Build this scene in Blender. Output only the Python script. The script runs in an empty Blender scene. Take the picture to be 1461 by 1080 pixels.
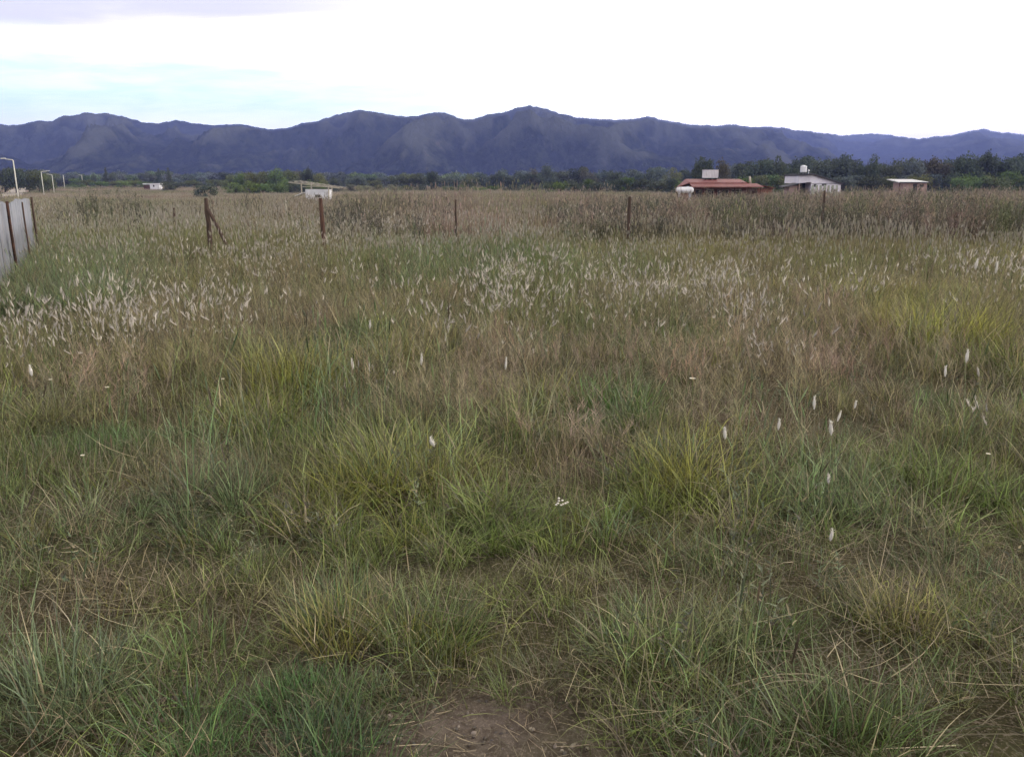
import bpy, math, random
import numpy as np
from mathutils import Vector, Matrix

R = math.radians
S = bpy.context.scene
COL = S.collection
rng = np.random.default_rng(7)
random.seed(7)

# ------------------------------------------------------------------ camera
F_PX, PITCH, EYE = 1147.0, R(13.6), 1.5
cam_d = bpy.data.cameras.new("camera")
cam = bpy.data.objects.new("camera", cam_d)
COL.objects.link(cam)
cam.location = (0, 0, EYE)
cam.rotation_euler = (math.pi / 2 - PITCH, 0, 0)
cam_d.sensor_width = 36.0
cam_d.lens = 36.0 * F_PX / 1461.0
cam_d.clip_start = 0.05
cam_d.clip_end = 60000.0
S.camera = cam

# ------------------------------------------------------------------ sky, sun, exposure
SUN_EL, SUN_AZ = R(24), R(62)          # azimuth clockwise from +Y
W = bpy.data.worlds.new("World")
S.world = W
W.use_nodes = True
nt = W.node_tree
nt.nodes.clear()


class NT:
    """small helper for node graphs"""
    def __init__(self, tree):
        self.t = tree

    def n(self, kind, **kw):
        nd = self.t.nodes.new(kind)
        for k, v in kw.items():
            setattr(nd, k, v)
        return nd

    def put(self, sock, v):
        if isinstance(v, bpy.types.NodeSocket):
            self.t.links.new(v, sock)
        elif isinstance(v, (tuple, list)) and len(v) == 3 and sock.type == 'RGBA':
            sock.default_value = (*v, 1)
        else:
            sock.default_value = v

    def math(self, op, a, b=0.0, c=None, clamp=False):
        nd = self.n('ShaderNodeMath', operation=op, use_clamp=clamp)
        self.put(nd.inputs[0], a)
        self.put(nd.inputs[1], b)
        if c is not None:
            self.put(nd.inputs[2], c)
        return nd.outputs[0]

    def step(self, x, a, b):
        nd = self.n('ShaderNodeMapRange', interpolation_type='SMOOTHSTEP')
        self.put(nd.inputs[0], x)
        self.put(nd.inputs[1], a)
        self.put(nd.inputs[2], b)
        return nd.outputs[0]

    def mix(self, f, a, b, mode='MIX'):
        nd = self.n('ShaderNodeMix', data_type='RGBA', blend_type=mode)
        self.put(nd.inputs[0], f)
        self.put(nd.inputs[6], a)
        self.put(nd.inputs[7], b)
        return nd.outputs[2]

    def noise(self, vec, scale, detail=4, rough=0.55, dist=0.0):
        nd = self.n('ShaderNodeTexNoise')
        if vec is not None:
            self.put(nd.inputs['Vector'], vec)
        nd.inputs['Scale'].default_value = scale
        nd.inputs['Detail'].default_value = detail
        nd.inputs['Roughness'].default_value = rough
        nd.inputs['Distortion'].default_value = dist
        return nd.outputs['Fac']

    def scale(self, col, k):
        return self.mix(1.0, col, k if not isinstance(k, (int, float)) else (k, k, k), 'MULTIPLY')


g_ = NT(nt)
sky = g_.n('ShaderNodeTexSky', sky_type='NISHITA')
sky.sun_disc = False
sky.sun_elevation = SUN_EL
sky.sun_rotation = SUN_AZ
sky.air_density, sky.dust_density, sky.ozone_density = 1.0, 1.5, 1.5
tc = g_.n('ShaderNodeTexCoord')
sep = g_.n('ShaderNodeSeparateXYZ')
g_.put(sep.inputs[0], tc.outputs['Generated'])
dx, dy, dz = sep.outputs
ysafe = g_.math('MAXIMUM', dy, 0.06)
p_ = g_.math('DIVIDE', dx, ysafe)
q_ = g_.math('DIVIDE', dz, ysafe)
cvec = g_.n('ShaderNodeCombineXYZ')
g_.put(cvec.inputs[0], g_.math('MULTIPLY', p_, 2.2))
g_.put(cvec.inputs[1], g_.math('MULTIPLY', q_, 15.0))
cn = g_.noise(cvec.outputs[0], 1.3, 5, 0.55, 0.3)
cn2 = g_.noise(cvec.outputs[0], 3.2, 5, 0.6, 0.2)
wob = g_.math('MULTIPLY', g_.math('SUBTRACT', cn, 0.5), 0.07)
# q level of the lower edge of the cloud deck, dropping to the right
edge = g_.math('ADD', g_.math('MULTIPLY_ADD', p_, -0.085, 0.110), wob)
gap = g_.math('SUBTRACT', 1.0, g_.step(g_.math('SUBTRACT', q_, edge), -0.016, 0.020))
gap = g_.math('MULTIPLY', gap, g_.math('SUBTRACT', 1.0, g_.step(p_, -0.30, 0.45)))
gap = g_.math('MULTIPLY', gap, g_.math('MULTIPLY_ADD', g_.step(cn2, 0.3, 0.7), 0.2, 0.8))
lil = g_.math('MULTIPLY', g_.step(g_.math('ADD', q_, g_.math('MULTIPLY', wob, 1.1)), 0.146, 0.200), g_.math('SUBTRACT', 1.0, g_.step(p_, -0.35, 0.45)))
white = g_.math('SUBTRACT', 1.0, lil)
low = (24.0, 22.0, 20.0)
lilac = (6.9, 6.75, 7.2)
deck = g_.mix(white, lilac, low)
high = g_.step(dz, 0.18, 0.6)
deck = g_.mix(high, deck, (8.6, 8.2, 7.6))
skycol = g_.mix(1.0, sky.outputs[0], (1.0, 1.0, 1.0), 'MULTIPLY')
skyclear = g_.mix(0.8, skycol, (9.6, 13.0, 13.4))
gap = g_.math('MULTIPLY', gap, g_.math('MULTIPLY_ADD', g_.step(q_, 0.055, 0.095), 0.55, 0.45))
col = g_.mix(gap, deck, skyclear)
bg = g_.n('ShaderNodeBackground')
g_.put(bg.inputs[0], col)
bg.inputs[1].default_value = 0.12
wo = g_.n('ShaderNodeOutputWorld')
nt.links.new(bg.outputs[0], wo.inputs[0])

sun_d = bpy.data.lights.new("sun", 'SUN')
sun_d.energy = 1.9
sun_d.angle = R(14)
sun_d.color = (1.0, 0.93, 0.82)
sun = bpy.data.objects.new("sun", sun_d)
COL.objects.link(sun)
sdir = Vector((math.sin(SUN_AZ) * math.cos(SUN_EL), math.cos(SUN_AZ) * math.cos(SUN_EL), math.sin(SUN_EL)))
sun.rotation_euler = (-sdir).to_track_quat('-Z', 'Y').to_euler()
sun.location = (30, 20, 30)

S.view_settings.view_transform = 'Standard'
S.view_settings.look = 'None'
S.view_settings.exposure = 0.44
S.view_settings.gamma = 1.0
S.view_settings.use_curve_mapping = False
S.render.engine = 'CYCLES'
S.cycles.max_bounces = 5
S.cycles.diffuse_bounces = 3
S.cycles.glossy_bounces = 2
S.cycles.transmission_bounces = 3
S.cycles.volume_bounces = 0
S.cycles.transparent_max_bounces = 4
S.cycles.caustics_reflective = False
S.cycles.caustics_refractive = False
S.cycles.use_denoising = True
S.cycles.denoiser = 'OPENIMAGEDENOISE'
S.cycles.denoising_input_passes = 'RGB_ALBEDO_NORMAL'
S.cycles.denoising_prefilter = 'FAST'

# ------------------------------------------------------------------ helpers
CP, SP = math.cos(PITCH), math.sin(PITCH)


def ray(px, py):
    u, v = (px - 730.5) / F_PX, (540 - py) / F_PX
    return u, CP + v * SP, v * CP - SP


def at(px, py, Y):
    """world point on the line of sight of photo pixel (px, py) at ground distance Y"""
    a, b, c = ray(px, py)
    t = Y / b
    return a * t, Y, EYE + c * t


def on_ground(px, py, z=0.0):
    a, b, c = ray(px, py)
    t = (z - EYE) / c
    return a * t, b * t


def sst(a, b, x):
    t = np.clip((np.asarray(x, float) - a) / (b - a), 0, 1)
    return t * t * (3 - 2 * t)


def vnoise(x, y, seed=0):
    x = np.asarray(x, float)
    y = np.asarray(y, float)
    xi, yi = np.floor(x).astype(np.int64), np.floor(y).astype(np.int64)
    fx, fy = x - xi, y - yi
    fx = fx * fx * (3 - 2 * fx)
    fy = fy * fy * (3 - 2 * fy)

    def h(i, j):
        n = (i * 374761393 + j * 668265263 + seed * 974711) & 0x7fffffff
        n = ((n ^ (n >> 13)) * 1274126177) & 0x7fffffff
        n = (n ^ (n >> 16)) & 0xffff
        return n / 65535.0
    a = h(xi, yi) * (1 - fx) + h(xi + 1, yi) * fx
    b = h(xi, yi + 1) * (1 - fx) + h(xi + 1, yi + 1) * fx
    return a * (1 - fy) + b * fy


def fbm(x, y, seed=0, octv=4):
    s, a, t = 0.0, 1.0, 0.0
    for k in range(octv):
        s = s + a * vnoise(x * 2 ** k + 17.3 * k, y * 2 ** k - 9.1 * k, seed + k)
        t += a
        a *= 0.5
    return s / t


def ground(X, Y):
    X = np.asarray(X, float)
    Y = np.asarray(Y, float)
    z = (fbm(X / 2.3, Y / 2.3, 3, 3) - 0.5) * 0.16 * (1 - sst(40, 80, Y))
    z = z - 1.4 * sst(45, 95, Y) + (vnoise(X / 25, Y / 25, 9) - 0.5) * 0.5 * sst(60, 120, Y)
    a = X / np.maximum(Y, 1)
    z = z + sst(220, 480, Y) * (0.7 + 0.9 * (1 - sst(-0.45, -0.1, a)))
    z = z - 0.7 * (1 - sst(-75, -30, X)) * sst(50, 120, Y) * (1 - sst(280, 460, Y))
    return z


def gz(x, y):
    return float(ground(np.array([x]), np.array([y]))[0])


def tag(o, label=None, cat=None, group=None, kind=None):
    if label:
        o['label'] = label
    if cat:
        o['category'] = cat
    if group:
        o['group'] = group
    if kind:
        o['kind'] = kind
    return o


def empty(name, loc, rz=0.0):
    o = bpy.data.objects.new(name, None)
    COL.objects.link(o)
    o.location = loc
    o.rotation_euler = (0, 0, rz)
    o.empty_display_size = 0.3
    return o


def mesh_obj(name, verts, faces, mat, parent=None, smooth=False, link=True):
    me = bpy.data.meshes.new(name)
    me.from_pydata([tuple(v) for v in verts], [], faces)
    me.update()
    if smooth:
        me.polygons.foreach_set('use_smooth', [True] * len(me.polygons))
    if mat:
        me.materials.append(mat)
    o = bpy.data.objects.new(name, me)
    if link:
        COL.objects.link(o)
    if parent:
        o.parent = parent
    return o


class MB:
    """collects shapes for ONE mesh object"""
    def __init__(self):
        self.v, self.f = [], []

    def add(self, vs, fs):
        k = len(self.v)
        self.v += [tuple(v) for v in vs]
        self.f += [tuple(i + k for i in f) for f in fs]
        return self

    def box(self, x0, x1, y0, y1, z0, z1):
        return self.add([(x0, y0, z0), (x1, y0, z0), (x1, y1, z0), (x0, y1, z0), (x0, y0, z1), (x1, y0, z1), (x1, y1, z1), (x0, y1, z1)],
                        [(0, 3, 2, 1), (4, 5, 6, 7), (0, 1, 5, 4), (1, 2, 6, 5), (2, 3, 7, 6), (3, 0, 4, 7)])

    def prism(self, poly, y0, y1):
        """poly: (x, z) outline, extruded along y"""
        n = len(poly)
        vs = [(x, y0, z) for x, z in poly] + [(x, y1, z) for x, z in poly]
        fs = [tuple(range(n)), tuple(range(2 * n - 1, n - 1, -1))]
        fs += [(i, i + n, (i + 1) % n + n, (i + 1) % n) for i in range(n)]
        return self.add(vs, fs)

    def tube(self, pts, rad, seg=8):
        pts = [Vector(p) for p in pts]
        rads = rad if isinstance(rad, (list, tuple)) else [rad] * len(pts)
        vs, fs = [], []
        for i, p in enumerate(pts):
            d = (pts[min(i + 1, len(pts) - 1)] - pts[max(i - 1, 0)]).normalized()
            ref = Vector((0, 1, 0)) if abs(d.y) < 0.9 else Vector((1, 0, 0))
            a = d.cross(ref).normalized()
            b = d.cross(a)
            for k in range(seg):
                t = 2 * math.pi * k / seg
                vs.append(p + (a * math.cos(t) + b * math.sin(t)) * rads[i])
        for i in range(len(pts) - 1):
            for k in range(seg):
                fs.append((i * seg + k, i * seg + (k + 1) % seg, (i + 1) * seg + (k + 1) % seg, (i + 1) * seg + k))
        fs.append(tuple(range(seg - 1, -1, -1)))
        fs.append(tuple(range((len(pts) - 1) * seg, len(pts) * seg)))
        return self.add(vs, fs)

    def slab(self, a, b, c, d, t):
        """a four-cornered sheet of thickness t (downwards)"""
        q = [Vector(a), Vector(b), Vector(c), Vector(d)]
        lo = [p - Vector((0, 0, t)) for p in q]
        return self.add(q + lo, [(0, 1, 2, 3), (7, 6, 5, 4), (0, 4, 5, 1), (1, 5, 6, 2), (2, 6, 7, 3), (3, 7, 4, 0)])

    def lathe(self, prof, seg=20, axis='z', c=(0, 0, 0)):
        """prof: (radius, height) pairs"""
        vs, fs = [], []
        for r, h in prof:
            for k in range(seg):
                t = 2 * math.pi * k / seg
                x, y, z = r * math.cos(t), r * math.sin(t), h
                if axis == 'x':
                    x, y, z = h, r * math.cos(t), r * math.sin(t)
                vs.append((x + c[0], y + c[1], z + c[2]))
        for i in range(len(prof) - 1):
            for k in range(seg):
                fs.append((i * seg + k, i * seg + (k + 1) % seg, (i + 1) * seg + (k + 1) % seg, (i + 1) * seg + k))
        fs.append(tuple(range(seg - 1, -1, -1)))
        fs.append(tuple(range((len(prof) - 1) * seg, len(prof) * seg)))
        return self.add(vs, fs)

    def build(self, name, mat, parent=None, smooth=False):
        return mesh_obj(name, self.v, self.f, mat, parent, smooth)


# ------------------------------------------------------------------ materials
def new_mat(name):
    m = bpy.data.materials.new(name)
    m.use_nodes = True
    m.node_tree.nodes.clear()
    h = NT(m.node_tree)
    out = h.n('ShaderNodeOutputMaterial')
    return m, h, out


def surf(name, c1, c2, scale=4.0, rough=0.8, spec=0.3, metal=0.0, stretch=None, stain=None, bump=0.0):
    """two-tone procedural surface with optional stains"""
    m, h, out = new_mat(name)
    tc = h.n('ShaderNodeTexCoord')
    vec = tc.outputs['Object']
    if stretch:
        mp = h.n('ShaderNodeMapping')
        h.put(mp.inputs[0], vec)
        mp.inputs['Scale'].default_value = stretch
        vec = mp.outputs[0]
    n = h.noise(vec, scale, 6, 0.6)
    c = h.mix(h.step(n, 0.32, 0.68), c1, c2)
    if stain:
        n2 = h.noise(vec, scale * 0.45, 5, 0.65, 0.5)
        c = h.mix(h.math('MULTIPLY', h.step(n2, 0.52, 0.68), 0.8), c, stain)
    b = h.n('ShaderNodeBsdfPrincipled')
    h.put(b.inputs['Base Color'], c)
    b.inputs['Roughness'].default_value = rough
    b.inputs['Metallic'].default_value = metal
    b.inputs['Specular IOR Level'].default_value = spec
    if bump:
        bp = h.n('ShaderNodeBump')
        bp.inputs['Strength'].default_value = bump
        bp.inputs['Distance'].default_value = 0.02
        h.put(bp.inputs['Height'], n)
        h.put(b.inputs['Normal'], bp.outputs[0])
    m.node_tree.links.new(b.outputs[0], out.inputs[0])
    return m


def grass_mat(name, colour=None, head=(0.75, 0.69, 0.60), straw=(0.31, 0.265, 0.165), dry=0.3):
    """blades: vc = (random per blade, position along blade, head flag); colour None reads the per-clump attribute"""
    m, h, out = new_mat(name)
    vc = h.n('ShaderNodeAttribute', attribute_type='GEOMETRY', attribute_name='vc')
    sp = h.n('ShaderNodeSeparateColor')
    h.put(sp.inputs[0], vc.outputs['Color'])
    r, t, hd = sp.outputs
    if colour is None:
        ic = h.n('ShaderNodeAttribute', attribute_type='INSTANCER', attribute_name='col').outputs['Color']
        dr = h.n('ShaderNodeAttribute', attribute_type='INSTANCER', attribute_name='dry').outputs['Fac']
    else:
        ic, dr = h.n('ShaderNodeRGB').outputs[0], dry
        ic.default_value = (*colour, 1)
    isdry = h.math('LESS_THAN', r, dr)
    rr = h.math('FRACT', h.math('MULTIPLY', r, 7.31))
    r3 = h.math('FRACT', h.math('MULTIPLY', r, 23.7))
    c = h.mix(isdry, ic, h.mix(r3, straw, (0.15, 0.11, 0.075)))
    k = h.math('MULTIPLY_ADD', h.math('MULTIPLY', rr, rr), 1.85, 0.42)
    kc = h.n('ShaderNodeCombineColor')
    for i in range(3):
        h.put(kc.inputs[i], k)
    c = h.mix(1.0, c, kc.outputs[0], 'MULTIPLY')
    c = h.mix(h.math('MULTIPLY', h.step(t, 0.6, 1.0), 0.35), c, straw)
    c = h.mix(hd, c, h.mix(rr, head, tuple(x * 0.42 for x in head)))
    d = h.n('ShaderNodeBsdfDiffuse')
    tr = h.n('ShaderNodeBsdfTranslucent')
    h.put(d.inputs[0], c)
    h.put(tr.inputs[0], c)
    mx = h.n('ShaderNodeMixShader')
    mx.inputs[0].default_value = 0.33
    m.node_tree.links.new(d.outputs[0], mx.inputs[1])
    m.node_tree.links.new(tr.outputs[0], mx.inputs[2])
    gl = h.n('ShaderNodeBsdfGlossy')
    gl.inputs['Roughness'].default_value = 0.45
    gl.inputs['Color'].default_value = (.9, .9, .9, 1)
    mg = h.n('ShaderNodeMixShader')
    mg.inputs[0].default_value = 0.03
    m.node_tree.links.new(mx.outputs[0], mg.inputs[1])
    m.node_tree.links.new(gl.outputs[0], mg.inputs[2])
    m.node_tree.links.new(mg.outputs[0], out.inputs[0])
    return m


M = {}
M['grass'] = grass_mat('grass_blades')
M['wood'] = surf('weathered_wood', (0.11, 0.075, 0.058), (0.045, 0.032, 0.026), 9, 0.9, 0.2, stretch=(6, 6, 0.7), bump=0.5)
M['brownwood'] = surf('brown_wood', (0.13, 0.072, 0.05), (0.055, 0.033, 0.027), 9, 0.9, 0.2, stretch=(6, 6, 0.7), bump=0.5)
M['palewood'] = surf('pale_wood', (0.50, 0.46, 0.38), (0.33, 0.29, 0.23), 7, 0.9, 0.2, stretch=(5, 5, 0.8), bump=0.3)
M['zinc'] = surf('galvanised_sheet', (0.20, 0.21, 0.235), (0.14, 0.148, 0.168), 5, 0.55, 0.4, 0.25, stretch=(2, 2, 0.6), stain=(0.17, 0.135, 0.12))
M['rust'] = surf('rusty_strap', (0.10, 0.05, 0.035), (0.035, 0.022, 0.02), 12, 0.9, 0.2)
M['paintpole'] = surf('pale_painted_pole', (0.66, 0.65, 0.58), (0.5, 0.49, 0.43), 3, 0.6, 0.3)
M['white'] = surf('white_paint', (0.74, 0.74, 0.76), (0.60, 0.60, 0.63), 1.2, 0.7, 0.3, stain=(0.5, 0.5, 0.52))
M['lilacwall'] = surf('pale_render', (0.74, 0.71, 0.77), (0.64, 0.62, 0.68), 0.9, 0.85, 0.2, stain=(0.54, 0.52, 0.57))
M['pinkwall'] = surf('pinkish_render', (0.42, 0.30, 0.27), (0.33, 0.235, 0.215), 1.5, 0.85, 0.2)
M['redroof'] = surf('red_roof_sheet', (0.19, 0.048, 0.040), (0.115, 0.034, 0.032), 1.2, 0.6, 0.3, stretch=(3, 0.4, 1))
M['fascia'] = surf('faded_pink_fascia', (0.30, 0.15, 0.13), (0.22, 0.10, 0.09), 1.5, 0.7, 0.3)
M['brick'] = surf('dull_brick', (0.28, 0.13, 0.09), (0.18, 0.09, 0.066), 2.5, 0.9, 0.2)
M['dark'] = surf('dark_opening', (0.02, 0.018, 0.018), (0.012, 0.012, 0.014), 2, 0.5, 0.4)
M['darkroof'] = surf('dark_roof_edge', (0.06, 0.055, 0.065), (0.035, 0.033, 0.04), 2, 0.7, 0.3)
M['thinroof'] = surf('weathered_thin_roof', (.21, .20, .175), (.13, .125, .11), 2.5, .8, .2)
M['greyroof'] = surf('pale_grey_roof', (0.50, 0.50, 0.50), (0.38, 0.38, 0.39), 1.5, 0.6, 0.3)
M['greenedge'] = surf('grey_green_wall', (0.40, 0.42, 0.36), (0.28, 0.30, 0.25), 1.4, 0.85, 0.2)


def leaf_mat():
    m, h, out = new_mat('tree_foliage')
    oi = h.n('ShaderNodeObjectInfo')
    vc = h.n('ShaderNodeAttribute', attribute_type='GEOMETRY', attribute_name='vc')
    sp = h.n('ShaderNodeSeparateColor')
    h.put(sp.inputs[0], vc.outputs['Color'])
    k = h.math('MULTIPLY_ADD', sp.outputs[0], 0.7, 0.65)
    kc = h.n('ShaderNodeCombineColor')
    for i in range(3):
        h.put(kc.inputs[i], k)
    c = h.mix(1.0, oi.outputs['Color'], kc.outputs[0], 'MULTIPLY')
    c = h.mix(h.math('MULTIPLY', sp.outputs[1], 0.45), c, h.mix(1.0, c, (1.5, 1.35, 0.8), 'MULTIPLY'))
    d = h.n('ShaderNodeBsdfDiffuse')
    tr = h.n('ShaderNodeBsdfTranslucent')
    h.put(d.inputs[0], c)
    h.put(tr.inputs[0], c)
    mx = h.n('ShaderNodeMixShader')
    mx.inputs[0].default_value = 0.2
    m.node_tree.links.new(d.outputs[0], mx.inputs[1])
    m.node_tree.links.new(tr.outputs[0], mx.inputs[2])
    m.node_tree.links.new(mx.outputs[0], out.inputs[0])
    return m


M['leaf'] = leaf_mat()
M['bark'] = surf('bark', (0.09, 0.075, 0.06), (0.05, 0.042, 0.036), 5, 0.95, 0.1)

# ------------------------------------------------------------------ the field's patches (photo pixel centre and size -> ground ellipses)
PATCH = []


def patch(kind, px, py, rx, ry, s=1.0, h=0.25):
    x, y = on_ground(px, py, h)
    d = math.hypot(y, EYE - h)
    PATCH.append((kind, x, y, max(rx / F_PX * y, 0.15), max(ry * y * y / (F_PX * (EYE - h)), 0.15), s))


for a_ in [
    # far to near
    ('green', 690, 362, 170, 28, 1.0), ('bgreen', 620, 372, 90, 18, .8), ('dgreen', 700, 366, 110, 22, .85), ('dgreen', 920, 372, 50, 12, .5), ('bgreen', 40, 395, 90, 45, .9), ('green', 200, 335, 180, 14, .7),
    ('green', 100, 360, 110, 25, .6), ('green', 420, 345, 160, 18, .5), ('ygreen', 1010, 352, 220, 14, .5),
    ('ygreen', 1345, 462, 48, 30, 1.3), ('green', 1420, 490, 60, 25, .9), ('ygreen', 1230, 405, 120, 16, .7), ('ygreen', 1420, 372, 60, 16, .6),
    ('ygreen', 420, 515, 65, 38, 1.1), ('green', 20, 560, 50, 30, .6), ('dgreen', 135, 585, 85, 16, 1.1), ('ygreen', 570, 470, 60, 24, .7),
    ('dgreen', 500, 455, 45, 14, .8), ('dgreen', 60, 425, 50, 14, .6), ('green', 740, 545, 70, 24, .8), ('dgreen', 880, 560, 60, 15, 1.0),
    ('green', 900, 540, 45, 18, .6), ('green', 565, 575, 40, 25, .8), ('dgreen', 690, 590, 50, 14, .5),
    ('ygreen', 560, 640, 130, 55, 1.2), ('green', 660, 690, 130, 50, 1.0), ('ygreen', 990, 655, 75, 40, 1.1), ('bgreen', 1180, 640, 80, 45, .9),
    ('green', 1370, 650, 110, 55, .9), ('bgreen', 1290, 690, 60, 40, .8), ('bgreen', 270, 700, 90, 60, .9), ('bgreen', 60, 690, 80, 60, .8),
    ('green', 800, 745, 140, 45, .8), ('green', 940, 700, 110, 40, .6), ('green', 500, 760, 90, 45, .5), ('green', 1190, 715, 70, 35, .6),
    ('ygreen', 480, 880, 40, 25, .8), ('green', 610, 880, 60, 25, .7), ('dgreen', 425, 960, 55, 32, 1.3), ('dgreen', 460, 1015, 60, 28, 1.2),
    ('dgreen', 265, 1045, 55, 28, 1.2), ('bgreen', 70, 950, 110, 70, .9), ('bgreen', 170, 900, 70, 50, .6), ('green', 950, 900, 110, 55, .9),
    ('green', 870, 1000, 90, 50, .8), ('ygreen', 1310, 870, 70, 40, .7), ('green', 1240, 1010, 90, 45, .8), ('dgreen', 1020, 1000, 70, 40, .7),
    ('green', 1420, 900, 60, 60, .5), ('bgreen', 540, 1000, 70, 40, .7), ('bgreen', 520, 850, 40, 25, .6), ('ygreen', 1000, 930, 80, 40, .5),
    ('green', 330, 970, 70, 40, .6), ('green', 1330, 1040, 80, 30, .6),
    ('red', 855, 605, 75, 24, 1.4), ('red', 1050, 535, 75, 20, 1.1), ('red', 1310, 538, 45, 16, 1.1), ('red', 1190, 490, 130, 22, 1.0),
    ('red', 1120, 420, 110, 16, .7), ('red', 640, 545, 110, 26, .9), ('red', 720, 480, 100, 20, .6), ('red', 80, 545, 110, 22, .6),
    ('red', 130, 650, 100, 26, .8), ('red', 360, 620, 90, 26, .8), ('red', 800, 500, 90, 18, .6), ('red', 950, 480, 60, 20, .5),
    ('brown', 1260, 790, 140, 40, .9), ('brown', 1110, 920, 70, 35, 1.2), ('brown', 120, 820, 130, 45, .9), ('brown', 340, 850, 120, 50, .7),
    ('brown', 780, 960, 70, 25, 1.1), ('brown', 1400, 770, 70, 40, .8), ('brown', 880, 790, 90, 25, .6), ('brown', 1090, 770, 80, 35, .8),
    ('brown', 240, 620, 120, 30, .6), ('brown', 1120, 560, 120, 25, .7), ('brown', 400, 440, 160, 40, .6), ('brown', 1340, 960, 60, 40, .6),
    ('white', 735, 415, 66, 28, 2.2), ('white', 960, 425, 110, 26, 1.4), ('white', 1060, 440, 45, 26, 1.6), ('white', 1035, 470, 60, 30, .6),
    ('white', 1435, 395, 55, 18, 2.2), ('white', 190, 455, 80, 28, 2.0), ('white', 80, 475, 95, 30, 1.9), ('white', 290, 465, 65, 28, 1.5),
    ('white', 120, 500, 120, 20, .8), ('white', 580, 330, 110, 9, 1.5), ('white', 500, 335, 50, 8, .8), ('white', 460, 355, 160, 22, .5),
    ('white', 540, 525, 50, 18, .7), ('white', 330, 370, 200, 25, .35), ('white', 880, 390, 250, 25, .3), ('white', 660, 440, 200, 30, .3),
    ('white', 1180, 600, 50, 25, .5), ('white', 1160, 500, 40, 14, .5), ('white', 1180, 330, 250, 7, .6), ('white', 870, 325, 60, 6, .8),
    ('bare', 672, 1064, 36, 17, 1.6), ('bare', 560, 1085, 70, 14, .5), ('bare', 320, 1000, 40, 18, .7), ('bare', 440, 1060, 70, 24, .7), ('bare', 780, 1085, 70, 22, .8),
    ('bare', 520, 945, 50, 14, .5),
    ('tall', 480, 560, 60, 60, 1.0), ('tall', 250, 640, 130, 60, .9), ('tall', 60, 700, 90, 80, .9), ('tall', 720, 640, 90, 60, .7), ('tall', 1120, 640, 60, 50, .5),
    ('tall', 1380, 640, 70, 50, .6), ('tall', 60, 920, 110, 90, .8), ('tall', 960, 870, 60, 60, .7), ('tall', 620, 640, 60, 60, .8), ('tall', 690, 365, 150, 25, .7),
]:
    patch(*a_, h=(0.0 if a_[0] == 'bare' else (.25 if a_[2] < 700 else .12)))


def weight(kind, X, Y):
    w = np.zeros_like(X)
    wx = (fbm(X * 1.7, Y * 1.7, 21, 3) - 0.5) * 0.9
    wy = (fbm(X * 1.7, Y * 1.7, 27, 3) - 0.5) * 0.9
    for k, x, y, rx, ry, s in PATCH:
        if k == kind:
            ex, ey = (X - x) / rx, (Y - y) / ry
            q = (ex + wx) ** 2 + (ey + wy) ** 2
            w = np.maximum(w, s * np.exp(-q ** 1.3 * 0.9))
    return w


C = {k: np.array(v) for k, v in dict(
    green=(.120, .172, .040), ygreen=(.190, .200, .038), bgreen=(.130, .185, .090), dgreen=(.068, .130, .038),
    olive=(.160, .168, .060), brown=(.205, .168, .095), straw=(.30, .25, .165), red=(.285, .210, .155), mauve=(.31, .222, .19)).items()}


def mixc(c, w, k):
    w = np.clip(w, 0, 1)[:, None]
    return c * (1 - w) + C[k] * w


def field_colour(X, Y, seed=0):
    n = fbm(X / 1.1, Y / 1.1, 41 + seed, 3)
    n2 = fbm(X / 3.5, Y / 3.5, 47 + seed, 3)
    c = np.tile(C['olive'], (len(X), 1))
    c = mixc(c, sst(.5, .68, n) * .8, 'green')
    c = mixc(c, sst(.52, .7, 1 - n) * .6, 'brown')
    c = mixc(c, sst(.55, .72, n2) * .5, 'ygreen')
    c = mixc(c, (1 - sst(3.6, 6.5, Y)) * .5, 'green')
    c = mixc(c, sst(4.5, 8, Y) * .32, 'brown')
    for k in ('brown', 'red', 'ygreen', 'green', 'bgreen', 'dgreen'):
        c = mixc(c, weight(k, X, Y) * .95, k)
    return c


# ------------------------------------------------------------------ ground sheet
def axis_pts(segs):
    out = []
    for a, b, s in segs:
        out += list(np.arange(a, b, s))
    return out


xs_h = axis_pts([(0, 6, .2), (6, 16, .5), (16, 60, 2), (60, 300, 10), (300, 1500, 75), (1500, 9501, 500)])
gx = np.array(sorted([-v for v in xs_h[1:]] + xs_h))
gy = np.array(axis_pts([(-9000, -1000, 1000), (-1000, -100, 100), (-100, -10, 10), (-10, 0, 1), (0, 10, .2), (10, 24, .5), (24, 100, 2), (100, 500, 8), (500, 2000, 60), (2000, 9501, 500)]))
GX, GY = np.meshgrid(gx, gy)
gX, gY = GX.ravel(), GY.ravel()
gZ = ground(gX, gY)
nx, ny = len(gx), len(gy)
idx = np.arange(nx * ny).reshape(ny, nx)
quads = np.stack([idx[:-1, :-1], idx[:-1, 1:], idx[1:, 1:], idx[1:, :-1]], -1).reshape(-1, 4)
gme = bpy.data.meshes.new('field_ground')
gme.vertices.add(nx * ny)
gme.vertices.foreach_set('co', np.stack([gX, gY, gZ], -1).astype(np.float32).ravel())
gme.loops.add(len(quads) * 4)
gme.loops.foreach_set('vertex_index', quads.astype(np.int32).ravel())
gme.polygons.add(len(quads))
gme.polygons.foreach_set('loop_start', np.arange(0, len(quads) * 4, 4, dtype=np.int32))
gme.polygons.foreach_set('loop_total', np.full(len(quads), 4, dtype=np.int32))
gme.update()
gme.polygons.foreach_set('use_smooth', np.ones(len(quads), dtype=bool))
near = 1 - sst(18, 40, gY)
gc = mixc(field_colour(gX, gY), np.full(len(gX), .55), 'brown') * 0.45
soil = np.array((.215, .17, .145))
wb = np.clip(weight('bare', gX, gY), 0, 1)[:, None]
gc = gc * (1 - wb) + soil * wb
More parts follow.
